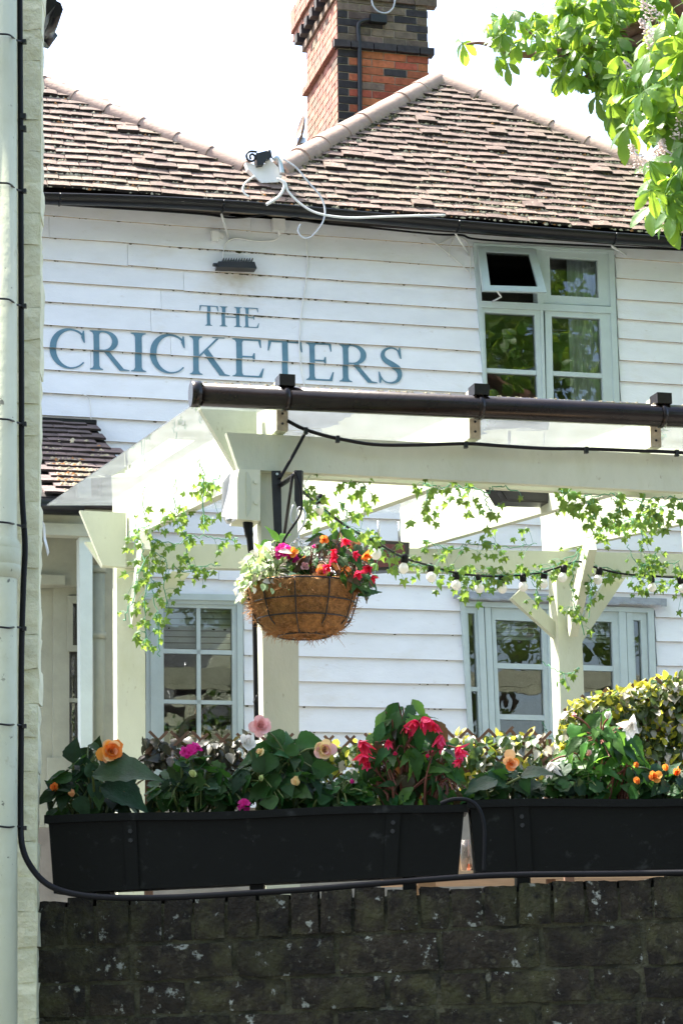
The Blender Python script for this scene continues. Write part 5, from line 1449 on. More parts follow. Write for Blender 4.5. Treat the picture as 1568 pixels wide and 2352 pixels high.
def plant(name, label, cat, u0, u1, vt, vb, y, V, mats, n, size, flowers=(), group=None, stem='gstem', dep=.07, up=.45, sp=.35, extra=(), tall=1.0, hang=0.0):
    """leaves in a dome that spans the picture box u0..u1, vt..vb at depth y; flowers as (u, v, radius px, kind, material, label, material 2)"""
    cu = (u0 + u1) / 2; b = aty(cu, vb, y); hw = (aty(u1, vb, y) - aty(u0, vb, y)).length / 2; hh = (aty(cu, vt, y) - b).z
    t = thing(name, b - Vector((0, 0, .01)), label, cat, group)
    st = MB()
    heads = []
    for i in range(max(3, n // 7)):
        a = random.uniform(-1, 1); q = b + Vector((a * hw * .7, random.uniform(-dep, dep) * .6, hh * (1 - a * a * .6) * random.uniform(.4, .68) * tall))
        heads.append(q); b0 = b + Vector((a * hw * .45, random.uniform(-.03, .03), -.02))
        st.tube(spline([b0, b0.lerp(q, .5) + Vector((random.gauss(0, .012), random.gauss(0, .01), .012)), q], 4), [.0036] * 5 + [.0022] * 4, 5)
    items = []
    for i in range(n):
        while True:
            x, z, yy = random.uniform(-1, 1), random.uniform(0, 1), random.uniform(-1, 1)
            if x * x + z * z * .95 + yy * yy * .3 < 1.0: break
        items.append((x, z, yy))
    for (x, z, yy) in items:
        p = b + Vector((x * hw, yy * dep, z * hh)); s_ = random.uniform(*size)
        nrm = rdir((x * .4, -.55 - .2 * random.random(), up), sp)
        tip = rdir((x * 1.0, -.35, -.45 - hang + .5 * z * (1 - hang)), .5)
        R = leaf_rot(tip, nrm); p0 = p - (R @ Vector((0, s_ * .5, 0)))
        mt = random.choice(mats); inst('leaf', random.choice(V[mt]), t, trs(p0, R, s_))
        h = min(heads, key=lambda q: (q - p0).length)
        st.tube([h, h.lerp(p0, .5) + Vector((0, 0, .008)), p0], [.0022, .002, .0016], 4, cap=False)
    for (V2, mt, u, v, s_, tip, nrm, dy) in extra:
        p0 = aty(u, v, y + dy); inst('leaf', V2[mt][0], t, trs(p0, leaf_rot(Vector(tip), Vector(nrm)), s_))
        st.tube([b + Vector((random.gauss(0, hw * .3), 0, 0)), p0], [.004, .003], 5, cap=False)
    for f in flowers:
        u, v, r, kind, mat, lab, mat2 = (list(f) + [None] * 3)[:7]
        yy = y - dep * .9; p = aty(u, v, yy); rr = r * yy / FPX
        if kind == 'umbel': umbel(t, p, rr, 16, mat, lab); e = p
        else:
            ax = rdir((.05, -1, .25), .22) if kind in ('double', 'open', 'single') else (rdir((.2 * random.uniform(-1, 1), -.5, -.55), .2) if kind == 'bell' else rdir((random.uniform(-.3, .3), -.35, .35), .3))
            flower(t, p, ax, rr, kind, mat, lab, mat2); e = p - ax * rr * .1
        h = min(heads, key=lambda q: (q - e).length); st.tube(spline([h, h.lerp(e, .5) + Vector((0, .01, .015)), e], 3), .0022, 5, cap=False)
    o = st.build('stems', MAT[stem], t, recalc=False); o['kind'] = 'stuff'
    return t

Y1 = 4.96
big = (1.0, -.25, .22)
plant('begonia_plant', 'orange double begonia with one big dark drooping leaf beside the painted corner', 'plant', 108, 318, 1712, 1872, Y1, beg_v, ('beg', 'begd', 'begd'), 92, (.034, .062),
      [(254, 1726, 32, 'double', 'p_orange', 'large open orange and yellow flower', 'p_peach'), (127, 1815, 17, 'bud', 'p_orange'), (166, 1829, 15, 'bud', 'p_peach'), (290, 1832, 14, 'bud', 'p_orange')],
      extra=[(beg_v, 'begd', 214, 1782, .155, (1, -.25, .10), (-.15, -.62, .8), -.09), (beg_v, 'begd', 232, 1806, .12, (.9, -.2, -.35), (.1, -.7, .6), -.07), (beg_v, 'begd', 168, 1752, .06, (.1, 0, 1), (-.1, -1, .1), -.03), (beg_v, 'begd', 130, 1815, .055, (-.9, -.2, -.5), (-.3, -.8, .5), -.05)])
plant('geranium_plant', 'leafy geranium with a magenta flower head and pale bud in the left trough', 'plant', 325, 565, 1748, 1868, Y1, ger_v, ('beg', 'beg', 'begd'), 150, (.026, .052),
      [(440, 1733, 27, 'umbel', 'p_mag', 'magenta flower head'), (562, 1850, 17, 'umbel', 'p_mag'), (446, 1784, 15, 'bud', 'p_green'), (600, 1794, 12, 'bud', 'p_green')], up=.55)
plant('begonia_plant', 'pale pink and yellow double begonia at the middle of the left trough', 'plant', 525, 790, 1688, 1862, Y1, beg_v, ('beg', 'beg', 'begd'), 150, (.034, .068),
      [(598, 1668, 28, 'double', 'p_pink', 'pale pink flower at the top'), (563, 1706, 24, 'open', 'p_white'), (594, 1736, 16, 'bud', 'p_yel'), (745, 1722, 28, 'double', 'p_yel', 'yellow flower with pink edges', 'p_pink'), (684, 1802, 19, 'bud', 'p_yel')])
plant('filler_plant', 'low green filler plant between pale begonia and red begonia', 'plant', 735, 870, 1785, 1860, Y1, ger_v, ('beg', 'beg'), 80, (.022, .040), [(805, 1798, 9, 'bud', 'p_mag')])
plant('begonia_plant', 'tall pinkish red trailing begonia with pointed bronze leaves', 'plant', 812, 1068, 1622, 1852, Y1, nar_v, ('beg', 'beg', 'begr', 'beg', 'begb', 'beg', 'beg'), 210, (.040, .075),
      [(972, 1648, 20, 'bell', 'p_red', 'open red flower at the crown'), (956, 1655, 17, 'bell', 'p_red'), (826, 1702, 19, 'bell', 'p_red'), (838, 1728, 18, 'bell', 'p_red'), (1012, 1688, 18, 'bell', 'p_red'), (1046, 1718, 17, 'bell', 'p_red'), (938, 1690, 10, 'bud', 'p_red'), (905, 1735, 9, 'bud', 'p_red'), (980, 1740, 9, 'bud', 'p_red'), (930, 1668, 12, 'bell', 'p_red'), (1000, 1665, 13, 'bell', 'p_red'), (890, 1700, 11, 'bell', 'p_red'), (1058, 1745, 12, 'bell', 'p_red'), (846, 1752, 11, 'bell', 'p_red')], stem='stem', hang=.2)
plant('begonia_plant', 'small begonia with one orange flower over bluish leaves in the right trough', 'plant', 1075, 1245, 1768, 1838, Y1 - .02, beg_v, ('begd', 'beg', 'begd'), 80, (.032, .058), [(1172, 1750, 26, 'open', 'p_peach', None, 'p_orange')],
      extra=[(beg_v, 'begd', 1140, 1792, .08, (-1, -.3, -.2), (-.2, -.6, .8), -.07), (beg_v, 'begd', 1195, 1785, .075, (.8, -.3, .2), (.1, -.6, .8), -.07)])
plant('geranium_plant', 'low leafy geranium without flowers in the right trough', 'plant', 1225, 1400, 1758, 1834, Y1 - .02, ger_v, ('beg', 'beg', 'begd'), 130, (.024, .048), up=.55)
plant('begonia_plant', 'tall bright green begonia with white flowers before the variegated hedge', 'plant', 1275, 1500, 1648, 1832, Y1, nar_v, ('begb', 'begb', 'beg'), 165, (.04, .08),
      [(1262, 1752, 20, 'bell', 'p_white'), (1450, 1664, 21, 'bell', 'p_white', 'white flower at the upper right'), (1318, 1645, 10, 'bud', 'p_pink'), (1350, 1735, 10, 'bud', 'p_pink'), (1395, 1650, 14, 'bud', 'p_white')], stem='stem', hang=.15)
plant('begonia_plant', 'dark begonia with small orange red flowers at the right picture edge', 'plant', 1420, 1640, 1765, 1832, Y1 - .02, beg_v, ('beg', 'begd'), 90, (.03, .058),
      [(1553, 1780, 17, 'bud', 'p_orange'), (1500, 1785, 18, 'open', 'p_orange'), (1462, 1762, 11, 'bud', 'p_orange'), (1466, 1800, 12, 'bud', 'p_orange'), (1530, 1770, 12, 'bud', 'p_orange')])
# ---- in the hanging basket
plant('filler_plant', 'variegated pale green trailing foliage on the left of the hanging basket', 'plant', 540, 700, 1250, 1372, BY - .06, sm_v, ('fil', 'fil', 'eu_sil'), 280, (.03, .055), dep=.16, up=.7, sp=.6)
plant('filler_plant', 'yellow green lance leaved sprig at the back left of the basket', 'plant', 575, 700, 1222, 1300, BY + .08, nar_v, ('fil', 'begb'), 34, (.06, .10), dep=.06, up=.6, sp=.5, tall=1.1)
plant('begonia_plant', 'bronze leaved begonia with orange, coral and red flowers in the hanging basket', 'plant', 660, 866, 1212, 1360, BY - .06, nar_v, ('begr', 'beg', 'begr', 'beg'), 140, (.055, .10),
      [(738, 1316, 20, 'double', 'p_peach', 'pale orange flower at the rim', 'p_orange'), (723, 1330, 15, 'open', 'p_peach'), (674, 1270, 15, 'open', 'p_orange'), (770, 1262, 11, 'bell', 'p_red'), (765, 1282, 10, 'bell', 'p_red'), (820, 1312, 13, 'bell', 'p_red'), (846, 1300, 13, 'bell', 'p_red'), (838, 1275, 12, 'bell', 'p_orange'), (662, 1330, 9, 'bud', 'p_orange'), (790, 1240, 10, 'bell', 'p_red'), (745, 1240, 12, 'open', 'p_orange'), (700, 1300, 12, 'open', 'p_pink'), (752, 1300, 12, 'bell', 'p_red'), (795, 1298, 12, 'bell', 'p_orange'), (856, 1322, 11, 'bell', 'p_red'), (812, 1268, 12, 'bell', 'p_red'), (720, 1256, 10, 'bud', 'p_mag')], stem='stem', dep=.13, hang=.1)
plant('geranium_plant', 'bright magenta geranium at the middle of the basket', 'plant', 630, 730, 1270, 1352, BY - .10, ger_v, ('beg', 'beg'), 40, (.04, .065), [(650, 1274, 24, 'umbel', 'p_mag'), (672, 1288, 16, 'umbel', 'p_mag')], dep=.06)

# ================================================================== LEAFY TRELLIS SCREENS
def trellis(label, TFy, yaw, u0, u1, tops, vbot, pitch, n_leaf, kinds, size, dens, dark=0):
    fr = Frame(yaw, through=tuple(aty((u0 + u1) / 2, 1720, TFy)))
    t = thing('leafy_trellis', Vector((*fr.pt((u0 + u1) / 2, 1750).xy, 1.2)), label, 'trellis', None)
    def top(u):
        for i in range(len(tops) - 1):
            if tops[i][0] <= u <= tops[i + 1][0]: return xline(tops[i], tops[i + 1], u)
        return tops[0][1] if u < tops[0][0] else tops[-1][1]
    px = pitch * FPX / TFy; u = u0 - (vbot - min(b for a, b in tops)); k = 0
    zb = 1.25
    while u < u1 + (vbot - 1550):
        for sgn in (1, -1):
            # a slat crossing on the diagonal, clipped to the screen
            pts = []
            for q in range(0, 61):
                v = lerp(vbot, 1540, q / 60); uu = u + sgn * (vbot - v) if sgn > 0 else u + (v - vbot) * -sgn * -1 + 0
                uu = u + (vbot - v) * sgn + (0 if sgn > 0 else (vbot - 1600))
                if u0 <= uu <= u1 and v >= top(uu) - 15: pts.append((uu, v))
            if len(pts) >= 2:
                a, b = pts[0], pts[-1]; m = MB(); o_ = .006 * sgn
                A, B = fr.pt(a[0], a[1], o_), fr.pt(b[0], b[1], o_); d = (B - A).normalized(); nn = d.cross(fr.e2).normalized() * .005
                m.prism([A - nn, B - nn, B + nn, A + nn], fr.e2 * .006); m.build('slat', MAT['darkwood'], t)
        u += px
    for uu in (u0 + 12, u1 - 12):
        m = MB(); p = fr.pt(uu, top(uu) + 10, -.02); m.prism([p - fr.e1 * .015, p + fr.e1 * .015, Vector((p.x, p.y, 1.2)) + fr.e1 * .015, Vector((p.x, p.y, 1.2)) - fr.e1 * .015], fr.e2 * .03); m.build('post', MAT['darkwood'], t)
    rest = {}; cnt = 0
    for i in range(n_leaf):
        while True:
            uu = random.uniform(u0, u1); v = random.uniform(top(uu) + (4 if dark else -4), vbot)
            if random.random() < dens(uu, v, noise.noise(Vector((uu * .028, v * .03, TFy)))): break
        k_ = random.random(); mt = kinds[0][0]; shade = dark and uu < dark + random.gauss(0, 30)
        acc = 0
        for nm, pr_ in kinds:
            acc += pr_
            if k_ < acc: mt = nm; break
        if shade: mt = 'eu_shaded'
        p = fr.pt(uu, v, random.uniform(-.05, .05)); s_ = random.uniform(*size) * (.8 if mt == 'eu_yel' else 1)
        tip = rdir((0, -.3, -.35 if mt != 'eu_yel' else .5), .6); R = leaf_rot(tip, rdir((-.2, -.5, .7), .45)); mm = trs(p, R, s_); j = random.randrange(3)
        if cnt < 300: inst('leaf', sm_v[mt][j], t, mm); cnt += 1
        else: rest.setdefault(mt, MB()).add([mm @ v for v in sm_mb[j].v], sm_mb[j].f, smooth=True)
    for mt, m in rest.items():
        o = m.build('leaves', MAT[mt], t, recalc=False); o['kind'] = 'stuff'
    return t
def d1(u, v, n): return (.9 if n > -.25 else .2) * (1 if v < 1770 else .45)
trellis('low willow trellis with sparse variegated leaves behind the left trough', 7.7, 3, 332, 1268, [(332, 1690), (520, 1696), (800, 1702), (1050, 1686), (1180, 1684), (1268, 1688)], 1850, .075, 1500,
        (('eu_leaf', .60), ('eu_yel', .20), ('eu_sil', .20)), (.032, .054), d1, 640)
def d2(u, v, n): return .95 if n > -.45 else .5
trellis('tall dense variegated yellow and green leafy screen at the right', 7.1, 3, 1284, 1700, [(1284, 1655), (1320, 1612), (1400, 1592), (1470, 1578), (1540, 1556), (1700, 1550)], 1850, .10, 4600,
        (('eu_leaf', .50), ('eu_yel', .34), ('eu_sil', .16)), (.023, .041), d2)

# ================================================================== IVY GARLANDS AND STRING LIGHTS
def garland(label, paths, n, size=(.048, .074), spread=.035, drop=.03):
    """paths: lists of (u, v, y)"""
    P0 = aty(*paths[0][0]); t = thing('ivy_garland', P0, label, 'ivy garland', None); st = MB()
    tot = []
    for pth in paths:
        pts = spline([aty(*p) for p in pth], 8)
        pts = [p + Vector((random.gauss(0, .006), random.gauss(0, .006), random.gauss(0, .006))) for p in pts]
        st.tube(pts, .0028, 4, cap=False); L_ = sum((pts[i + 1] - pts[i]).length for i in range(len(pts) - 1)); tot.append((pts, L_))
    LT = sum(l for _, l in tot)
    for pts, l in tot:
        clus = [random.random() for _ in range(max(2, int(n * l / LT / 5)))]
        for i in range(max(2, int(n * 1.15 * l / LT))):
            q = min(.999, max(0, random.choice(clus) + random.gauss(0, .045) if random.random() < .7 else random.random())) * (len(pts) - 1); k = int(q); p = pts[k].lerp(pts[min(k + 1, len(pts) - 1)], q - k)
            s_ = random.uniform(*size) * random.choice((.75, 1, 1, 1.15)); e = p + Vector((random.gauss(0, spread), random.gauss(0, spread), random.gauss(-drop, spread)))
            R = leaf_rot(rdir((0, -.1, -1), .45), rdir((-.1, -.9, .25), .5))
            inst('leaf', random.choice(ivy_v['ivy']), t, trs(e, R, s_))
            st.tube([p, p.lerp(e, .5) + Vector((0, 0, .01)), e], .0012, 3, cap=False)
    o = st.build('twine', MAT['ivystem'], t, recalc=False); o['kind'] = 'stuff'
garland('ivy garland over the left rafter, its strands hanging by the electrical box', [[(300, 1222, 12.3), (380, 1190, 11.6), (450, 1140, 10.9), (505, 1095, 10.2)], [(458, 1060, 10.4), (468, 1100, 10.4), (466, 1150, 10.4), (470, 1200, 10.4)], [(405, 1100, 11), (400, 1150, 11), (408, 1190, 11)], [(330, 1115, 11.6), (328, 1160, 11.6), (335, 1200, 11.6)]], 62)
garland('ivy garland wound round the left rear post and its brace', [[(310, 1205, 12.1), (330, 1260, 12.0), (318, 1320, 11.9), (300, 1390, 11.9), (282, 1425, 12.0)], [(335, 1240, 12.1), (345, 1300, 12.1), (352, 1360, 12.1), (362, 1430, 12.1), (364, 1505, 12.1)], [(340, 1330, 12.0), (330, 1380, 12.0), (334, 1440, 12.1), (338, 1480, 12.1)], [(345, 1270, 12.2), (375, 1280, 12.2), (385, 1310, 12.2), (378, 1345, 12.2), (385, 1395, 12.2)]], 88)
garland('ivy garland looped along the rear beam left of the basket', [[(335, 1235, 12.4), (400, 1250, 12.4), (440, 1232, 12.4), (500, 1238, 12.4), (545, 1240, 12.4)], [(400, 1300, 12.4), (430, 1315, 12.4), (470, 1300, 12.4), (505, 1300, 12.4)], [(426, 1250, 12.4), (430, 1285, 12.4), (440, 1300, 12.4)]], 48)
garland('ivy garland wound along the string of bulbs from front post to right post', [[(694, 1108, 9.4), (722, 1155, 9.8), (775, 1195, 10.2), (840, 1235, 10.7), (900, 1270, 11.2), (960, 1300, 11.6), (1040, 1318, 12.0), (1120, 1322, 12.3), (1200, 1318, 12.5), (1270, 1300, 12.7), (1330, 1262, 12.8)], [(780, 1150, 10), (795, 1185, 10), (790, 1215, 10)], [(975, 1240, 12.4), (1030, 1262, 12.4), (1080, 1250, 12.4), (1160, 1255, 12.4), (1230, 1250, 12.4)]], 205, (.050, .078), .055, .02)
garland('ivy garland hanging below the front beam near the black patio heater', [[(970, 1108, 9.6), (1010, 1120, 9.6), (1060, 1116, 9.6), (1110, 1130, 9.6), (1150, 1120, 9.6), (1190, 1128, 9.6)], [(1110, 1130, 9.6), (1120, 1160, 9.6), (1128, 1176, 9.6)], [(990, 1120, 9.6), (980, 1150, 9.6), (975, 1170, 9.6)], [(760, 1100, 9.7), (800, 1108, 9.7), (835, 1112, 9.7), (832, 1130, 9.7)]], 46)
garland('ivy garland hanging below the front beam at the right picture edge', [[(1290, 1128, 9.8), (1340, 1140, 9.9), (1400, 1135, 9.9), (1460, 1150, 9.9), (1520, 1140, 9.9), (1575, 1150, 9.9)], [(1400, 1140, 9.9), (1420, 1170, 9.9), (1405, 1200, 9.9)], [(1470, 1150, 9.9), (1500, 1180, 9.9), (1515, 1210, 9.9)], [(1340, 1140, 9.9), (1360, 1170, 9.9), (1365, 1190, 9.9)]], 84)
garland('ivy garland draped from the rafter down the right rear post', [[(1345, 1235, 12.7), (1400, 1210, 12.2), (1460, 1185, 11.8), (1530, 1160, 11.4)], [(1330, 1262, 12.7), (1312, 1330, 12.7), (1318, 1390, 12.7), (1345, 1460, 12.8)], [(1460, 1190, 12), (1475, 1230, 12), (1470, 1262, 12)], [(1345, 1300, 12.8), (1360, 1350, 12.8), (1352, 1420, 12.8)], [(1220, 1330, 12.7), (1235, 1370, 12.7), (1232, 1400, 12.7)]], 92)
garland('ivy garland along the beam and bulbs to the right of the right rear post', [[(1345, 1300, 12.9), (1400, 1308, 13.0), (1460, 1325, 13.1), (1520, 1338, 13.2), (1600, 1345, 13.3)], [(1440, 1250, 13), (1460, 1290, 13), (1500, 1300, 13), (1560, 1290, 13)], [(1510, 1265, 13), (1500, 1300, 13)]], 92)
garland('few ivy leaves wound low round the right rear post', [[(1245, 1518, 12.9), (1275, 1540, 12.8), (1300, 1548, 12.8), (1330, 1535, 12.8)], [(1245, 1660, 12.9), (1258, 1685, 12.9), (1275, 1705, 12.9)]], 14)

BULBS = [(730, 1172, 9.9), (863, 1273, 10.8), (926, 1306, 11.3), (990, 1326, 11.7), (1047, 1344, 12.0), (1100, 1351, 12.2), (1153, 1352, 12.4), (1201, 1348, 12.5), (1247, 1341, 12.6), (1291, 1327, 12.7), (1372, 1332, 12.9), (1497, 1350, 13.1), (1566, 1352, 13.2)]
sl_ = thing('string_lights', aty(1000, 1310, 11.7), 'string of white globe bulbs on a black cable swinging below the pergola', 'string lights')
path = [aty(u, v, y) for u, v, y in ((690, 1125, 9.4), (730, 1158, 9.9), (800, 1212, 10.3), (863, 1245, 10.8), (926, 1280, 11.3), (990, 1300, 11.7), (1047, 1316, 12.0), (1100, 1322, 12.2), (1153, 1324, 12.4), (1201, 1320, 12.5), (1247, 1314, 12.6), (1291, 1300, 12.7), (1330, 1290, 12.8), (1372, 1305, 12.9), (1430, 1318, 13.0), (1497, 1323, 13.1), (1566, 1326, 13.2), (1700, 1320, 13.3))]
m = MB(); m.tube(spline(path, 5), .0065, 6); m.build('cable_run', MAT['blackmat'], sl_)
bm_ = MB().lathe((0, 0, 0), [(.001, -.029), (.014, -.026), (.0245, -.014), (.0285, 0), (.0245, .015), (.015, .026), (.012, .033)], 14).mesh('bulb', MAT['lamp_glass'])
sk_ = MB().lathe((0, 0, 0), [(.001, .03), (.017, .03), (.02, .036), (.02, .066), (.013, .078), (.001, .08)], 10).mesh('socket', MAT['blackmat'])
for u, v, y in BULBS:
    p = aty(u, v, y); R = Matrix.Rotation(random.uniform(-.2, .2), 3, 'X') @ Matrix.Rotation(random.uniform(-.25, .25), 3, 'Y')
    b_ = inst('bulb', bm_, sl_, trs(p, R)); inst('socket', sk_, b_, trs(p, R))

# ================================================================== HORSE CHESTNUT AT THE RIGHT
def chestnut(seed):
    rnd = random.Random(seed); m = MB(); k = rnd.choice([5, 5, 7])
    for i in range(k):
        a = radians(lerp(-115, 115, i / (k - 1)) + rnd.uniform(-8, 8)); ln = 1 - .38 * abs(2 * i / (k - 1) - 1) ** 1.3
        b = blade([.05, .26, .50, .78, .97, 1.0, .80, .12], ln, .215 * ln, .16, rnd.uniform(.15, .45), serr=.04, rows=12, seed=seed * 9 + i, wav=.012)
        R = Matrix.Rotation(-a, 3, 'Z') @ Matrix.Rotation(radians(rnd.uniform(-48, -12)), 3, 'X') @ Matrix.Rotation(rnd.uniform(-.35, .35), 3, 'Y')
        m.add([R @ v for v in b.v], b.f, smooth=True)
    m.tube([Vector((0, 0, 0)), Vector((0, -.35, .06)), Vector((0, -.75, .0))], [.012, .01, .014], 4, cap=False)
    return m
cmb = [chestnut(i) for i in range(8)]; cme = [m.mesh('leaf', MAT['cleaf'], recalc=False) for m in cmb]
tk = Vector((5.4, 14.2, 0))
ct = thing('horse_chestnut_tree', tk, 'flowering horse chestnut reaching in over the roof at the top right', 'tree')
m = MB(); m.tube(spline([tk, tk + Vector((.05, 0, 2.5)), tk + Vector((-.1, -.1, 5.5)), tk + Vector((.1, -.2, 8.5)), tk + Vector((.2, 0, 11))], 5), [.34, .33, .31, .30, .29, .28, .27, .26, .25, .24, .22, .2, .18, .16, .14, .12, .1, .08, .06, .04, .03], 12); m.build('trunk', MAT['bark'], ct)
TW_ = []
def limb(pts, r0, r1):
    P = spline(pts, 6); k = len(P); m = MB(); m.tube(P, [lerp(r0, r1, i / (k - 1)) for i in range(k)], 7); m.build('branch', MAT['twig'], ct); TW_.append(P)
limb([tk + Vector((-.1, -.1, 5.6)), aty(1640, 150, 13.2), aty(1480, 95, 13.0), aty(1390, 150, 12.9), aty(1330, 190, 12.8)], .10, .012)
limb([aty(1640, 150, 13.2), aty(1500, 60, 13.0), aty(1390, 100, 12.9), aty(1280, 122, 12.8), aty(1190, 125, 12.8), aty(1110, 100, 12.8), aty(1070, 102, 12.8)], .05, .005)
limb([aty(1280, 122, 12.8), aty(1240, 95, 12.8), aty(1200, 60, 12.8)], .012, .005)
limb([tk + Vector((-.1, -.1, 5.0)), aty(1700, 300, 12.0), aty(1580, 250, 11.4), aty(1500, 260, 11.2)], .09, .010)
limb([aty(1700, 300, 12.0), aty(1620, 430, 11.6), aty(1545, 440, 11.4)], .04, .010)
limb([aty(1640, 150, 13.2), aty(1560, 20, 12.8), aty(1500, -60, 12.6), aty(1400, -80, 12.6)], .05, .012)
# where the leaves hang: (polygon of the picture, depth, spread in depth, leaf size, count)
def inpoly(u, v, P):
    c = False
    for i in range(len(P)):
        (x1, y1), (x2, y2) = P[i], P[i - 1]
        if (y1 > v) != (y2 > v) and u < (x2 - x1) * (v - y1) / (y2 - y1) + x1: c = not c
    return c
REG = [([(1085, 35), (1200, 25), (1300, -20), (1420, -40), (1420, 130), (1300, 165), (1215, 135), (1120, 85)], 12.7, .35, (.10, .14), 112),
       ([(1210, 110), (1330, 60), (1440, 60), (1420, 215), (1340, 195), (1270, 165)], 12.9, .35, (.11, .145), 66),
       ([(1300, -30), (1600, -60), (1600, 200), (1480, 210), (1390, 130), (1330, 60)], 13.4, .6, (.13, .17), 230),
       ([(1380, 150), (1480, 120), (1500, 250), (1440, 285), (1385, 235)], 12.5, .4, (.12, .16), 46),
       ([(1470, 60), (1600, 0), (1640, 260), (1560, 330), (1480, 250)], 11.4, .4, (.13, .17), 90),
       ([(1370, 120), (1600, 100), (1620, 330), (1500, 310), (1420, 260)], 13.3, .5, (.13, .17), 190),
       ([(1500, 330), (1640, 300), (1640, 470), (1560, 430)], 13.2, .3, (.16, .2), 30),
       ([(1440, 210), (1560, 250), (1600, 330), (1500, 300)], 11.3, .3, (.13, .17), 36),
       ([(1520, 340), (1640, 320), (1640, 530), (1550, 520), (1495, 450), (1490, 380)], 11.2, .3, (.13, .17), 110)]
fo = MB(); nlf = 0; cnt_l = 0
for P, y, sp_, sz_, n in REG:
    us = [p[0] for p in P]; vs2 = [p[1] for p in P]; k = 0
    while k < n:
        u, v = random.uniform(min(us), max(us)), random.uniform(min(vs2), max(vs2))
        if not inpoly(u, v, P): continue
        p = aty(u, v, y + random.uniform(-sp_, sp_)); s_ = random.uniform(*sz_)
        R = leaf_rot(rdir((-.35, -.35, -.45), .55), rdir((-.15, -.35, .8), .38))
        mm = trs(p - R @ Vector((0, s_ * .4, 0)), R, s_); jj = random.randrange(8); k += 1; nlf += 1
        if y > 13.1 or cnt_l >= 290: fo.add([mm @ q for q in cmb[jj].v], cmb[jj].f, smooth=True)
        else: inst('leaf', cme[jj], ct, mm); cnt_l += 1
for u, v, y, s_ in ((1062, 118, 12.8, .15), (1140, 150, 12.8, .13), (1165, 165, 12.8, .14), (1290, 195, 12.8, .14), (1368, 240, 12.7, .17), (1440, 310, 11.6, .2), (1405, 285, 12.3, .18), (1500, 490, 11.2, .2), (1530, 505, 11.2, .2)):
    p = aty(u, v - 20, y); R = leaf_rot(rdir((-.15, -.3, -1), .25), rdir((-.3, -.8, .35), .3)); inst('leaf', cme[random.randrange(8)], ct, trs(p, R, s_))
for i in range(3000):
    while True:
        q = Vector((random.gauss(0, 1), random.gauss(0, 1), random.gauss(0, 1))); q = q.normalized() * random.uniform(.45, 1) ** .5
        p = tk + Vector((-.4, .1, 9.6)) + Vector((q.x * 3.6, q.y * 3.2, q.z * 4.0))
        d = RCAM.transposed() @ (p - EYE); u, v = CU + FPX * d.x / -d.z, CV - FPX * d.y / -d.z
        if u > 1640 or v < -120: break
    R = leaf_rot(rdir((q.x * .6, q.y * .6, -.4), .5), rdir((q.x * .4, q.y * .4, .8), .35)); mm = trs(p, R, random.uniform(.14, .21)); j = random.randrange(8)
    fo.add([mm @ v for v in cmb[j].v], cmb[j].f, smooth=True)
o = fo.build('crown', MAT['cleaf'], ct, recalc=False); o['kind'] = 'stuff'
bl = MB()
def panicle(u, v, y, h, tilt):
    m = MB(); b = aty(u, v, y); ax = Vector((tilt, -.1, 1)).normalized(); s1 = look(ax)
    m.tube([b, b + ax * h], [.004, .002], 4)
    for i in range(90):
        t = random.random(); a = random.uniform(0, 6.28); r = (.045 * (1 - t) + .008) * random.uniform(.5, 1.1)
        c = b + ax * h * t + s1 @ Vector((r * cos(a), r * sin(a), 0)); clump(m, c, random.uniform(.007, .013))
    m.build('blossom', MAT['bloss'], ct, recalc=False)['kind'] = 'stuff'
for a in ((1500, 45, 11.3, .18, -.5), (1505, 100, 11.3, .16, -.6), (1480, 395, 11.2, .17, -.5), (1540, 385, 11.1, .16, -.4), (1558, 320, 11.1, .20, .1), (1530, 400, 11.2, .14, -.3), (1445, 175, 12.4, .10, -.3), (1505, 380, 11.15, .15, .3)):
    panicle(*a)

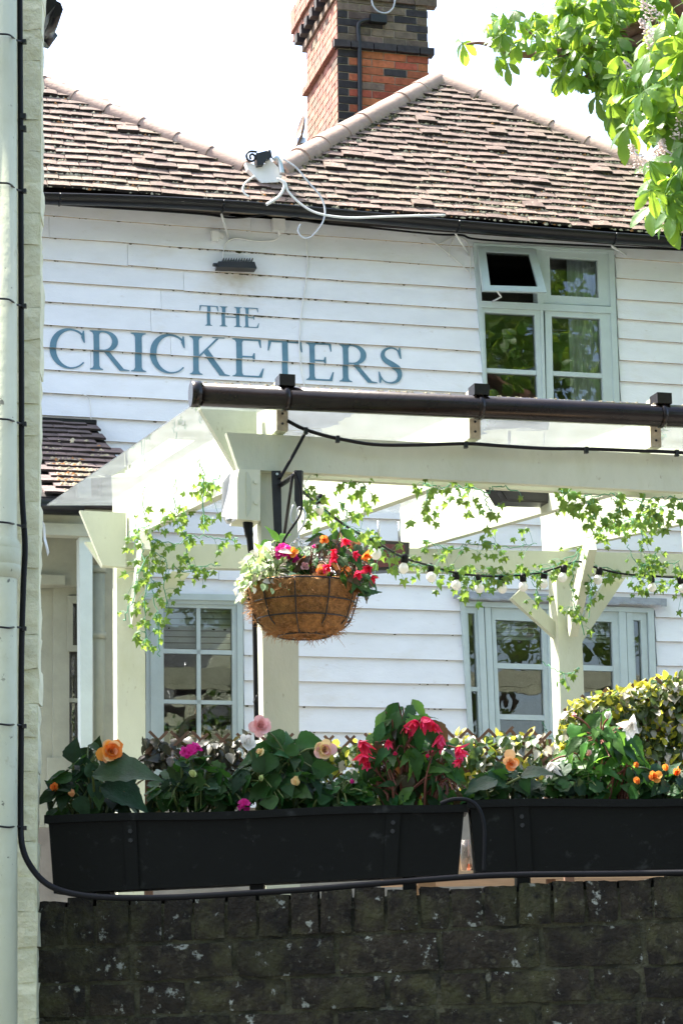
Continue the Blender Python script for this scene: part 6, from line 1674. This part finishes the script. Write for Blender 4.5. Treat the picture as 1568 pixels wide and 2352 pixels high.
# ================================================================== STREET TREES BEHIND THE VIEWER (seen in the window panes)
def street_tree(x, y, h, r, n, label, seed):
    rnd = random.Random(seed); t = thing('street_tree', (x, y, 0), label, 'tree')
    m = MB(); m.tube(spline([(x, y, 0), (x + .1, y, h * .25), (x - .1, y + .1, h * .5), (x, y, h * .85)], 4), [.3, .29, .28, .27, .25, .23, .21, .2, .17, .14, .1, .06, .03], 10); m.build('trunk', MAT['bark'], t)
    cl = [Vector((x + rnd.gauss(0, r * .5), y + rnd.gauss(0, r * .5), h * rnd.uniform(.28, .95))) for _ in range(46)]
    for c in cl[:9]:
        m = MB(); b = Vector((x, y, h * rnd.uniform(.25, .55))); m.tube([b, b.lerp(c, .5) + Vector((0, 0, .3)), c], [.09, .05, .02], 6); m.build('branch', MAT['bark'], t)
    vs, fs = [], []
    for i in range(n):
        c = rnd.choice(cl); d = Vector((rnd.gauss(0, 1), rnd.gauss(0, 1), rnd.gauss(0, 1))).normalized(); p = c + d * r * .34 * rnd.uniform(.5, 1)
        R = look((d + Vector((rnd.gauss(0, .5), rnd.gauss(0, .5), rnd.gauss(.4, .5)))).normalized(), roll=rnd.uniform(0, 6)); s = rnd.uniform(.10, .2); k = len(vs)
        vs += [p + R @ Vector(q) for q in ((-s * .55, 0, 0), (0, -s, .03), (s * .55, 0, 0), (0, s, .03))]; fs.append((k, k + 1, k + 2, k + 3))
    m = MB(); m.add(vs, fs); o = m.build('crown', MAT['bleaf2'], t, recalc=False); o['kind'] = 'stuff'
street_tree(-5.5, -9, 16.5, 4.0, 11000, 'tall leafy street tree mirrored in the panes, farthest to the left', 3)
street_tree(1.5, -12, 19, 4.4, 12000, 'tall leafy street tree mirrored in the panes of the upstairs window', 4)
street_tree(8.5, -9.5, 17.5, 4.2, 12000, 'tall leafy street tree mirrored in the panes, farthest to the right', 5)
street_tree(15.5, -7, 16, 4.2, 10000, 'leafy street tree beyond the other trees, mirrored in the right panes', 6)
print('plants ok', len(bpy.data.objects))
# repeats of a kind share a group
PHRASE = {'planter': 'flower troughs on the garden wall', 'ivy garland': 'ivy garlands on the pergola', 'patio heater': 'patio heaters under the pergola roof',
          'trellis': 'leafy trellis screens behind the troughs', 'junction box': 'junction boxes under the eaves', 'cable': 'cables on the walls and roofs'}
for o in list(bpy.data.objects):
    if o.parent is None and 'category' in o and 'group' not in o:
        if o['category'] in PHRASE: o['group'] = PHRASE[o['category']]
        elif o['category'] == 'plant': o['group'] = 'plants in the hanging basket' if 'basket' in o['label'] else 'plants in the flower troughs'
        elif o.name.startswith('street_tree'): o['group'] = 'street trees behind the viewer'
